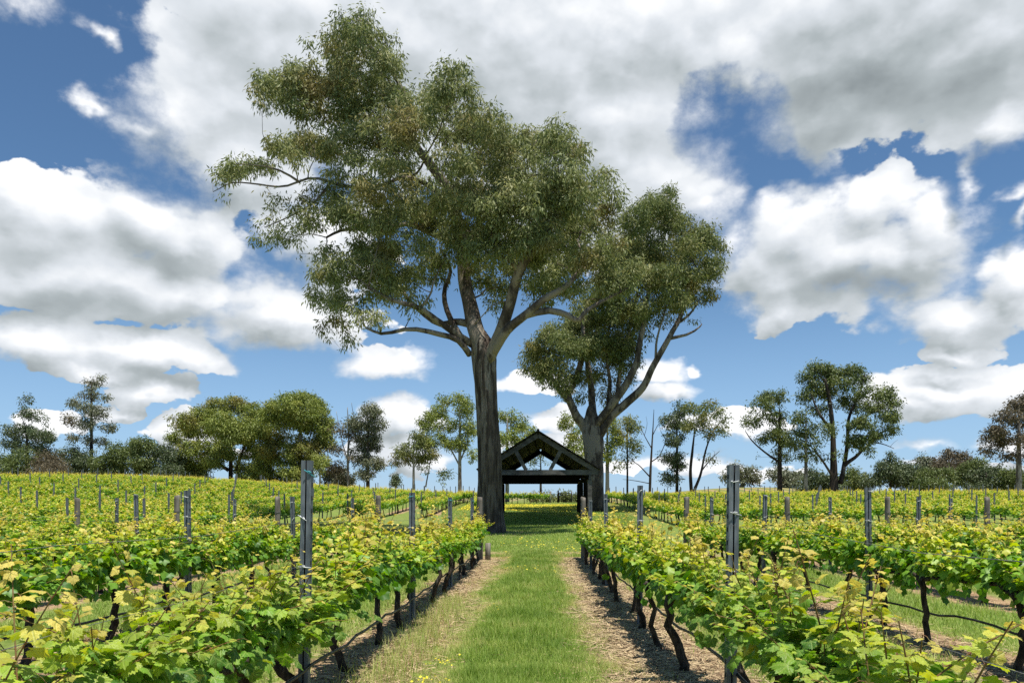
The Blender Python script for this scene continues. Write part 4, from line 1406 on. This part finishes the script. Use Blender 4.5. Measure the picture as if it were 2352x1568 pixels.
# --- the second gum, behind the far end of the shelter
Y2 = 66.0
build_tree('gum_tree', "many-stemmed gum tree forking low behind the far end of the shelter", 12, Y2,
    [(1366, 1170, .80, 0), (1365, 1100, .78, 0), (1364, 1050, .78, 0), (1361, 1000, .84, 0), (1359, 970, .70, 0), (1358, 945, .45, 0), (1357, 928, .15, 0)],
    [(.46, .13, [(1352, 1000, 0), (1340, 975, 0), (1322, 950, -.4), (1306, 905, -.8), (1322, 870, -1.0), (1338, 800, -1.2), (1340, 740, -1.0), (1350, 690, -.6)]),
     (.30, .08, [(1310, 925, -.7), (1280, 890, -1.0), (1262, 855, -1.2), (1250, 820, -1.2)]),
     (.34, .12, [(1362, 950, .2), (1358, 900, .5), (1352, 850, .8), (1346, 800, 1.2), (1352, 740, 1.6), (1380, 640, 1.8)]),
     (.38, .16, [(1370, 975, -.3), (1410, 925, -1.2), (1440, 880, -1.7), (1460, 840, -2.0), (1468, 790, -2.2), (1480, 740, -2.2), (1490, 660, -1.8)]),
     (.42, .10, [(1375, 1000, 0), (1400, 960, -.6), (1440, 925, -1.2), (1475, 890, -1.6), (1500, 840, -2.0), (1530, 785, -2.2), (1560, 730, -2.0), (1575, 680, -1.8), (1600, 620, -1.5)]),
     (.16, .04, [(1535, 778, -2.2), (1560, 772, -2.3), (1585, 765, -2.3), (1605, 752, -2.3), (1612, 745, -2.3)]),
     (.14, .03, [(1552, 745, -2.0), (1580, 725, -1.9), (1600, 700, -1.8), (1610, 680, -1.8)]),
     (.24, .08, [(1415, 945, .6), (1420, 880, 1.2), (1430, 820, 1.6), (1450, 740, 2.0), (1470, 640, 2.0)]),
     (.22, .07, [(1395, 955, .8), (1400, 880, 1.4), (1395, 820, 1.8), (1400, 740, 2.0)]),
     (.12, .03, [(1505, 835, -2.0), (1510, 780, -2.2), (1525, 720, -2.4), (1540, 680, -2.4)])],
    [(1510, 470, 60, 42), (1465, 510, 45, 42), (1540, 510, 50, 42), (1600, 545, 55, 40), (1635, 575, 35, 40), (1625, 620, 45, 40), (1560, 580, 60, 45), (1490, 570, 60, 50), (1430, 590, 50, 50),
     (1420, 650, 60, 45), (1500, 640, 60, 45), (1570, 640, 50, 42), (1600, 680, 40, 30, .9), (1630, 680, 22, 26, .8), (1540, 690, 55, 34, .9), (1460, 710, 55, 40), (1390, 720, 60, 45), (1330, 740, 45, 34),
     (1280, 770, 50, 38), (1240, 800, 40, 34), (1225, 840, 28, 36), (1265, 850, 45, 38), (1310, 800, 50, 40), (1330, 860, 40, 34, .8), (1370, 800, 50, 42), (1420, 790, 50, 38), (1440, 830, 40, 36, .8), (1390, 870, 40, 36, .7), (1290, 890, 25, 22, .7), (1425, 880, 30, 28, .6), (1480, 760, 35, 30, .7), (1590, 735, 14, 10, .4), (1280, 875, 42, 30, .9, -2), (1335, 905, 40, 26, .8, 1), (1400, 905, 40, 30, .8, 2), (1440, 870, 34, 30, .7, 2), (1250, 800, 46, 34, 1, 1.5), (1350, 770, 60, 36, 1, 3), (1430, 740, 60, 40, 1, 3), (1380, 680, 60, 40, 1, -3), (1500, 590, 60, 40, 1, 3), (1465, 790, 40, 36, .8, 1.5), (1490, 730, 50, 36, .9, 1), (1535, 745, 36, 26, .6, -1), (1450, 770, 46, 36, .9, 3), (1410, 830, 44, 36, .9, 3), (1360, 860, 36, 30, .7, 3)],
    M_GUM2, M_BARKL, leaf=(.30, .085), dens=.80, puff=.58, limb_bark=M_BARKL, split=True, limb_r=.5, trunk_rough=.08, n_puff=.72, fill=.84, thick=.55, droop=.9)

# --- trees round the vineyard, each with its own place and shape
def far_tree(name, label, seed, Y, bx, r, lobes, mat, bark=M_BARKP, by=1125, top=None, leaf=(.36, .13), dens=.85, puff=.72, n_puff=.72, fill=.84, limbs=(), lean=0, **kw):
    top = top or (min(l[1] for l in lobes) + max(l[1] + l[3] for l in lobes)) / 2
    if kw.get('cat') == 'bush' or name in ('conifer', 'tree'):
        fill, n_puff = .97, n_puff * 1.35
        lo = max(l[1] + l[3] for l in lobes); w0 = min(l[0] - l[2] for l in lobes); w1 = max(l[0] + l[2] for l in lobes)
        if kw.get('cat') == 'bush' and puff > .6:
            lobes = list(lobes) + [(w0 + (w1 - w0) * f, lo - 4, (w1 - w0) * .24, 16) for f in (.22, .5, .78)]
    kw['fill'] = fill
    tr = [(bx, by, r, 0), (bx + lean * .3, by - (by - top) * .35, r * .8, 0), (bx + lean * .7, by - (by - top) * .7, r * .55, 0), (bx + lean, top, r * .3, 0)]
    return build_tree(name, label, seed, Y, tr, list(limbs), lobes, mat, bark, leaf=leaf, dens=dens, puff=puff, n_puff=n_puff, twig_r=.03, fork=.3, **kw)

far_tree('casuarina', "dark pointed evergreen tree with a thin ragged tip at the field's far corner", 21, 115, 62, .35,
    [(58, 915, 16, 22, .45), (60, 950, 26, 26, .9), (92, 960, 18, 26, .9), (50, 990, 40, 28), (95, 1000, 32, 30), (25, 1015, 26, 26), (60, 1030, 50, 28), (110, 1035, 22, 24)], M_DARK, M_BARKD, by=1105)
far_tree('bush', "grey-green rounded bush in front of the dark pointed evergreen", 22, 106, 30, .15, [(10, 1050, 40, 28), (50, 1062, 36, 26), (30, 1080, 45, 18)], M_GREEN, by=1105, top=1060, puff=1.0, cat='bush')
far_tree('bush', "brown twiggy bush between the dark evergreen and the tall slim gum", 23, 105, 112, .15, [(105, 1058, 34, 24), (128, 1072, 30, 20), (95, 1080, 30, 14)], M_BROWN, by=1105, top=1062, puff=.9, cat='bush', leaf=(.4, .08))
far_tree('gum_tree', "tall slim grey-leaved gum standing above the scrub at the field's corner", 24, 120, 210, .30,
    [(218, 875, 28, 20), (205, 905, 28, 22), (238, 905, 18, 18), (195, 935, 22, 20), (170, 925, 18, 14), (225, 945, 26, 22), (250, 955, 16, 14), (165, 965, 20, 18), (200, 975, 30, 22), (240, 985, 24, 18), (258, 985, 12, 14), (185, 1005, 30, 18), (225, 1015, 28, 20)],
    M_GREY, M_BARKD, by=1100, top=880, puff=.75, dens=.8, n_puff=.55)
far_tree('tree', "dark green round tree beneath the tall slim grey gum", 25, 118, 180, .25, [(165, 1050, 28, 34), (200, 1058, 28, 30), (180, 1080, 36, 18)], M_DARK, M_BARKD, by=1103, top=1050)
far_tree('tree', "grey-green bushy tree beside the tall slim gum, low over the vines", 26, 112, 240, .25, [(235, 1060, 34, 28), (262, 1045, 28, 28), (250, 1080, 46, 18)], M_GREEN, M_BARKD, by=1104, top=1060)
far_tree('tree', "broad mid-green tree in the scrub, halfway between tall gum and olive tree clump", 27, 116, 315, .3, [(290, 1030, 36, 26), (330, 1025, 34, 26), (310, 1060, 52, 32), (280, 1080, 30, 16), (345, 1075, 30, 20)], M_GREEN, M_BARKD, by=1104, top=1040)
far_tree('tree', "darker drooping tree touching the olive tree clump on its open side", 28, 114, 385, .3, [(370, 1042, 32, 26), (400, 1055, 30, 30), (385, 1080, 40, 20)], M_DARK, M_BARKD, by=1106, top=1050)
far_tree('gum_tree', "broad olive gum with an orange-tinged crown on two dark forked trunks", 29, 118, 530, .36,
    [(470, 950, 30, 28), (425, 970, 34, 26), (405, 1005, 22, 22), (500, 935, 36, 26), (545, 930, 34, 26), (580, 945, 36, 30), (450, 985, 40, 32), (510, 975, 45, 34), (570, 990, 45, 34), (440, 1030, 32, 28), (490, 1030, 40, 28), (575, 1040, 40, 26), (600, 1070, 26, 20), (460, 1070, 34, 22), (420, 1060, 30, 26), (480, 1060, 30, 20), (540, 1000, 50, 34), (520, 1045, 36, 24), (560, 1075, 34, 20), (610, 1040, 34, 30), (600, 985, 34, 34), (440, 1085, 30, 14)],
    M_OLIVE, M_BARKD, by=1108, top=960, n_puff=1.05, fill=1.0, limbs=[(.3, .1, [(548, 1105, 0), (546, 1070, .5), (560, 1030, .8), (580, 985, 1)]), (.3, .1, [(525, 1080, -.3), (500, 1060, -1), (475, 1020, -1.5)])])
far_tree('gum_tree', "taller domed olive gum joining the orange-tinged one on its shelter side", 30, 114, 690, .4,
    [(650, 930, 40, 26), (690, 918, 42, 22), (730, 935, 34, 26), (620, 955, 30, 28), (660, 970, 45, 32), (715, 975, 42, 32), (752, 975, 18, 26), (630, 1010, 36, 30), (680, 1020, 45, 28), (735, 1020, 26, 24), (650, 1055, 40, 24), (610, 1080, 30, 20), (720, 1060, 34, 26), (670, 1080, 36, 20), (690, 1040, 44, 30), (620, 1040, 34, 30), (745, 1010, 26, 34), (700, 950, 50, 30), (655, 950, 40, 30)],
    M_OLIVE, M_BARKP, by=1108, top=940, n_puff=1.0, fill=.97, limbs=[(.2, .06, [(690, 1090, 0), (705, 1040, .4), (715, 985, .6)]), (.2, .06, [(688, 1085, 0), (668, 1040, -.6), (655, 990, -1)])])
far_tree('tree', "small yellow-green tree under the domed olive gum", 31, 110, 735, .15, [(735, 1062, 24, 22), (725, 1085, 24, 14)], M_OLIVE, by=1108, top=1065)
def thin_gum():
    build_tree('gum_tree', "thin half-bare pale gum with bleached branches beside the dark round gum", 32, 112,
        [(800, 1112, .22, 0), (799, 1060, .18, 0), (801, 1000, .12, 0), (798, 935, .05, 0)],
        [(.1, .03, [(799, 1060, 0), (782, 1000, 0), (772, 945, 0)]), (.09, .03, [(800, 1030, 0), (812, 975, 0), (808, 925, 0)]), (.08, .02, [(775, 1105, 0), (758, 1075, 0), (740, 1060, 0), (728, 1080, 0)]), (.06, .02, [(758, 1075, 0), (752, 1050, 0), (735, 1040, 0)])],
        [(775, 975, 18, 34, .35), (800, 985, 18, 30, .3), (785, 1030, 26, 30, .55), (770, 1070, 24, 28, .7), (812, 1050, 20, 30, .6)], M_BROWN, M_BARKP, leaf=(.4, .12), puff=1.0, twig_r=.03, fork=.3)
thin_gum()
far_tree('gum_tree', "dark round-topped gum at the end of the tree clump, before open sky", 33, 112, 845, .3,
    [(845, 945, 34, 24), (825, 970, 30, 28), (862, 975, 26, 30), (840, 1005, 40, 30), (868, 1020, 18, 26), (830, 1045, 36, 28), (855, 1065, 28, 24), (840, 1088, 30, 16)], M_GREY, M_BARKD, by=1113, top=960, dens=1.05)
far_tree('conifer', "tiny dark conical shrub alone on the field's skyline", 34, 118, 909, .1, [(909, 1100, 10, 16), (909, 1110, 14, 8)], M_DARK, M_BARKD, by=1120, top=1095, puff=.6, cat='shrub')
far_tree('gum_tree', "small open gum with grey-green leaf on the sky side of the tall olive gum", 35, 112, 950, .22,
    [(925, 1040, 22, 26), (905, 1060, 16, 16, .8), (955, 1015, 26, 34), (985, 1040, 26, 30), (950, 1055, 28, 22), (980, 1075, 18, 12, .5)], M_GUM2, M_BARKP, by=1118, top=1020, leaf=(.38, .13), limbs=[(.12, .05, [(978, 1118, 0), (985, 1080, 0), (990, 1050, 0)])])
far_tree('gum_tree', "tall olive gum with a pale straight trunk next to the huge trunk", 36, 114, 1056, .32,
    [(1045, 920, 36, 20), (1010, 945, 32, 26), (1065, 940, 28, 28), (985, 970, 28, 24), (1030, 975, 40, 30), (1080, 985, 24, 34), (1000, 1010, 36, 26), (1050, 1015, 38, 26), (1090, 1040, 16, 34), (970, 1010, 22, 28, .8), (1022, 1085, 14, 16, .6)], M_OLIVE, M_BARKP, by=1120, top=935,
    limbs=[(.14, .05, [(1056, 1070, 0), (1035, 1030, -.5), (1015, 985, -.8)]), (.14, .05, [(1057, 1060, 0), (1072, 1020, .4), (1078, 975, .5)])])
far_tree('gum_tree', "olive gum half hidden between the huge trunk and the shelter roof", 37, 110, 1165, .3,
    [(1165, 955, 30, 24), (1195, 975, 28, 24), (1222, 990, 16, 18, .8), (1160, 1000, 34, 30), (1200, 1010, 34, 26), (1180, 1045, 40, 26), (1150, 1070, 24, 20)], M_OLIVE, M_BARKP, by=1120, top=960)
far_tree('gum_tree', "thin gum seen through the open gable of the shelter", 38, 118, 1242, .2,
    [(1235, 1042, 18, 14, .6), (1255, 1058, 16, 12, .5), (1225, 1060, 14, 10, .6)], M_GUM2, M_BARKD, by=1128, top=1045, puff=.9)
far_tree('gum_tree', "leafy olive gum behind the many-stemmed gum and the shelter's eave", 39, 108, 1395, .32,
    [(1305, 970, 26, 26), (1330, 1000, 34, 28), (1310, 1030, 26, 20, .7), (1395, 975, 30, 28), (1415, 1010, 26, 30), (1390, 1040, 28, 34), (1415, 1065, 16, 24, .7), (1350, 1040, 34, 26)], M_OLIVE, M_BARKP, by=1126, top=980)
far_tree('gum_tree', "slim young gum with a thin straight trunk beside the bare dead tree", 40, 110, 1441, .17,
    [(1440, 965, 16, 18), (1455, 985, 18, 20), (1475, 975, 12, 22, .8), (1440, 1010, 20, 22), (1465, 1020, 16, 20, .8), (1445, 1050, 20, 20, .9)], M_GUM2, M_BARKD, by=1128, top=965, leaf=(.36, .12), puff=1.0)
def dead_tree():
    build_tree('dead_tree', "bare dead tree with dark leafless branches between two slim gums", 41, 108,
        [(1492, 1128, .22, 0), (1494, 1085, .18, 0), (1497, 1030, .13, 0), (1500, 980, .08, 0), (1502, 940, .03, 0)],
        [(.10, .02, [(1493, 1095, 0), (1470, 1070, 0), (1455, 1058, .5), (1445, 1030, .5)]), (.09, .02, [(1496, 1060, 0), (1515, 1045, 0), (1530, 1010, 0), (1535, 985, 0)]), (.08, .02, [(1497, 1030, 0), (1480, 1000, 0), (1470, 975, 0)]),
         (.06, .015, [(1499, 1000, 0), (1512, 975, 0), (1525, 960, 0)]), (.06, .02, [(1493, 1110, 0), (1450, 1102, 0), (1430, 1100, 0)]), (.05, .015, [(1455, 1058, .5), (1440, 1062, .5), (1428, 1080, .5)]), (.04, .012, [(1530, 1010, 0), (1518, 990, 0), (1514, 970, 0)]), (.04, .012, [(1480, 1000, 0), (1486, 975, 0), (1484, 955, 0)])],
        [(1490, 985, 26, 36, 0), (1500, 1040, 40, 40, 0), (1465, 1060, 24, 26, 0)], None, M_BARKD, puff=1.4, twig_r=.022, auto_limbs=False)
dead_tree()
far_tree('gum_tree', "dark dense gum standing in the pair beyond the bare dead tree", 42, 108, 1555, .24,
    [(1560, 945, 24, 22), (1540, 970, 22, 28), (1575, 975, 22, 26), (1550, 1010, 30, 30), (1535, 1050, 26, 26), (1560, 1060, 26, 30), (1545, 1095, 26, 20)], M_DARK, M_BARKD, by=1130, top=950)
build_tree('gum_tree', "two-stemmed leaning gum with an airy crown, shelter side of the far dome tree", 43, 106,
    [(1590, 1130, .26, 0), (1586, 1085, .22, 0), (1590, 1040, .18, 0), (1596, 985, .08, 0)],
    [(.22, .07, [(1594, 1128, 0), (1610, 1085, .4), (1622, 1030, .6), (1640, 985, .6)]), (.1, .03, [(1612, 1080, .4), (1632, 1055, .4), (1652, 1035, .4)]), (.08, .03, [(1640, 985, .6), (1660, 965, .6)])],
    [(1590, 935, 30, 18), (1625, 930, 26, 18), (1610, 960, 36, 22), (1650, 950, 20, 18, .8), (1668, 965, 14, 16, .6), (1590, 985, 26, 24), (1630, 990, 26, 22, .9), (1655, 995, 18, 18, .6), (1600, 1020, 20, 18, .7), (1625, 1055, 26, 12, .5), (1635, 1030, 14, 20, .4)],
    M_GUM2, M_BARKD, leaf=(.36, .13), puff=.75, twig_r=.03, fork=.3, n_puff=.55)
far_tree('tree', "pale grey domed tree far off on the grass hill", 44, 190, 1705, .5, [(1705, 1080, 36, 18), (1680, 1095, 28, 14), (1730, 1097, 24, 14), (1705, 1098, 40, 12)], M_GREY, M_BARKP, by=1128, top=1082, leaf=(.7, .28), puff=1.6)
far_tree('tree', "dark low domed tree far off beyond the weeping dark gum", 45, 180, 1800, .5, [(1795, 1090, 34, 16), (1825, 1095, 36, 16), (1775, 1103, 24, 12), (1815, 1108, 44, 12)], M_GREY, M_BARKD, by=1130, top=1090, leaf=(.7, .28), puff=1.5)
far_tree('gum_tree', "dark gum with weeping lower twigs beside the tallest dark gum", 46, 106, 1791, .36,
    [(1770, 910, 34, 20), (1745, 925, 24, 22), (1795, 915, 20, 20), (1765, 945, 34, 26), (1718, 965, 18, 24, .7), (1735, 975, 20, 20, .7), (1790, 960, 28, 28), (1775, 1000, 36, 28), (1750, 1005, 24, 18, .7), (1805, 1010, 26, 30), (1790, 1045, 26, 22), (1745, 1050, 10, 18, .3)],
    M_GREEN, M_BARKD, by=1130, top=940, limbs=[(.16, .05, [(1788, 1060, 0), (1760, 1040, -.6), (1730, 1015, -1), (1712, 990, -1)])])
far_tree('gum_tree', "slender gum with a pale straight trunk between two dark gums", 47, 100, 1851, .26,
    [(1840, 960, 26, 22), (1850, 990, 30, 26), (1835, 1020, 26, 22), (1865, 1025, 24, 24), (1850, 1050, 24, 16, .7)], M_GREEN, M_BARKP, by=1135, top=960)
build_tree('gum_tree', "tallest dark gum of the far trees, on a thick black forked trunk", 48, 100,
    [(1915, 1135, .60, 0), (1915, 1090, .48, 0), (1914, 1040, .36, 0), (1912, 980, .29, 0), (1905, 920, .26, 0), (1895, 870, .14, 0)],
    [(.32, .10, [(1930, 1110, 0), (1938, 1075, .4), (1946, 1020, .8), (1950, 960, .8), (1975, 900, .8), (1985, 860, .8)]), (.28, .07, [(1940, 1068, .4), (1970, 1045, .8), (2000, 1015, 1.2), (2035, 985, 1.4)]), (.22, .06, [(1910, 990, 0), (1880, 945, -.6), (1862, 900, -.8)]),
     (.18, .06, [(1915, 1100, 0), (1890, 1060, -.8), (1870, 1030, -1.2)]), (.15, .05, [(1948, 990, .8), (1985, 960, .4), (2025, 930, 0)]), (.1, .03, [(2000, 1015, 1.2), (2030, 1020, 1.0), (2055, 1030, .8)])],
    [(1885, 850, 38, 22), (1860, 870, 28, 22), (1915, 860, 34, 22), (1960, 850, 30, 16), (1940, 885, 34, 24), (1895, 895, 40, 26), (1850, 910, 20, 20, .8), (1985, 868, 18, 14, .8), (1990, 900, 30, 18, .8), (2030, 905, 26, 18), (2050, 920, 18, 20, .8), (2000, 935, 34, 18), (1950, 930, 34, 24, .9), (1890, 940, 34, 22, .9), (2040, 955, 26, 20), (1985, 970, 40, 20), (2055, 985, 16, 22, .8), (2020, 1000, 34, 18), (1965, 1010, 28, 22), (1905, 985, 22, 24, .6), (1940, 1040, 22, 16, .6), (1985, 1035, 28, 14, .7), (1875, 985, 22, 20, .6), (1885, 1050, 22, 18, .5), (2062, 1010, 8, 10, .5)],
    M_GREEN, M_BARKD, leaf=(.36, .13), puff=.75, twig_r=.03, fork=.45, n_puff=.85, fill=.88, thick=.45)
for i, (nm, lb, Y, bx, lobes, mt, ct) in enumerate([
    ('bush', "dark low bush at the foot of the tallest dark gum", 112, 1880, [(1870, 1095, 34, 22), (1900, 1105, 30, 18)], M_DARK, 'bush'),
    ('bush', "olive-green low bush between the tallest dark gum and the spired conifer", 114, 1960, [(1950, 1090, 28, 24), (1980, 1098, 26, 20), (1965, 1112, 40, 12)], M_GREEN, 'bush'),
    ('conifer', "dark blue-green conifer with a short pointed spire over the scrub", 112, 2045, [(2045, 1045, 10, 14), (2043, 1060, 20, 14), (2040, 1078, 34, 16), (2042, 1098, 46, 18), (2000, 1105, 30, 14), (2085, 1095, 26, 22)], M_DARK, 'conifer'),
    ('tree', "grey round tree behind the conifer's shoulder", 122, 2118, [(2115, 1060, 22, 16), (2125, 1080, 30, 18), (2105, 1095, 26, 16)], M_GREY, 'tree'),
    ('tree', "broad brown domed tree among the far scrub", 120, 2190, [(2190, 1045, 36, 16), (2160, 1062, 30, 18), (2222, 1062, 28, 20), (2190, 1075, 50, 24), (2240, 1085, 16, 20)], M_BROWN, 'tree'),
    ('bush', "mid-green bush in front of the broad brown domed tree", 110, 2150, [(2120, 1095, 36, 20), (2165, 1092, 34, 24), (2145, 1110, 46, 12)], M_GREEN, 'bush'),
    ('bush', "wide dark scrub bush spreading from the conifer's foot towards the brown domed tree", 115, 2085, [(2070, 1085, 34, 26), (2105, 1088, 34, 24)], M_DARK, 'bush'),
    ('bush', "dense green bush filling the gap behind the brown domed tree's far side", 116, 2230, [(2215, 1082, 32, 26), (2245, 1072, 26, 26)], M_GREEN, 'bush'),
    ('bush', "dark green bush between the brown domed tree and the brownish gum", 110, 2265, [(2250, 1095, 34, 22), (2285, 1085, 30, 28), (2265, 1110, 44, 12)], M_DARK, 'bush'),
    ('bush', "green bush under the brownish gum at the field's far corner", 109, 2325, [(2310, 1095, 24, 22), (2345, 1098, 30, 20)], M_GREEN, 'bush'),
]):
    far_tree(nm, lb, 60 + i, Y, bx, .2, lobes, mt, M_BARKD, by=1130, top=min(l[1] for l in lobes), cat=ct, puff=.75)
far_tree('gum_tree', "large brownish grey-leaved gum at the field's far corner", 70, 100, 2340, .4,
    [(2340, 930, 26, 22), (2370, 925, 34, 26), (2310, 955, 28, 22), (2345, 970, 40, 28), (2285, 985, 26, 20), (2265, 1005, 18, 14, .8), (2310, 1010, 34, 24), (2360, 1010, 40, 26), (2275, 1035, 24, 18, .8), (2320, 1045, 30, 18, .7), (2370, 1050, 34, 20)],
    M_BROWN, M_BARKP, by=1132, top=950, dens=1.05, leaf=(.36, .13))
for i, (bx, w, lb, mt) in enumerate(((445, 40, "dark low shrub under the orange-tinged olive gum", M_GREEN), (590, 44, "olive low shrub between the two big olive gums", M_OLIVE), (670, 46, "green low shrub at the foot of the domed olive gum", M_GREEN), (780, 34, "grey-green low shrub under the half-bare pale gum", M_GREY))):
    far_tree('bush', lb, 90 + i, 116, bx, .12, [(bx - w * .4, 1092, w * .7, 18), (bx + w * .4, 1096, w * .7, 16), (bx, 1082, w * .6, 16)], mt, M_BARKD, by=1110, top=1085, puff=.7, cat='bush')
# shrubs beyond the far gate
for i, (bx, w, lb) in enumerate(((1225, 15, "hazy grey-green shrub at the end of the cross row by the far gate"), (1262, 14, "grey-green shrub behind the pale fence post"), (1296, 20, "grey-green shrub behind the far farm gate"), (1326, 16, "grey-green shrub past the latch post of the far gate"))):
    far_tree('bush', lb, 80 + i, 97 + i, bx, .08, [(bx, 1138, w, 9), (bx + 4, 1146, w * 1.1, 9)], M_GUM2, M_BARKD, by=1155, top=1138, puff=.55, cat='bush', group='shrubs at the far gate')
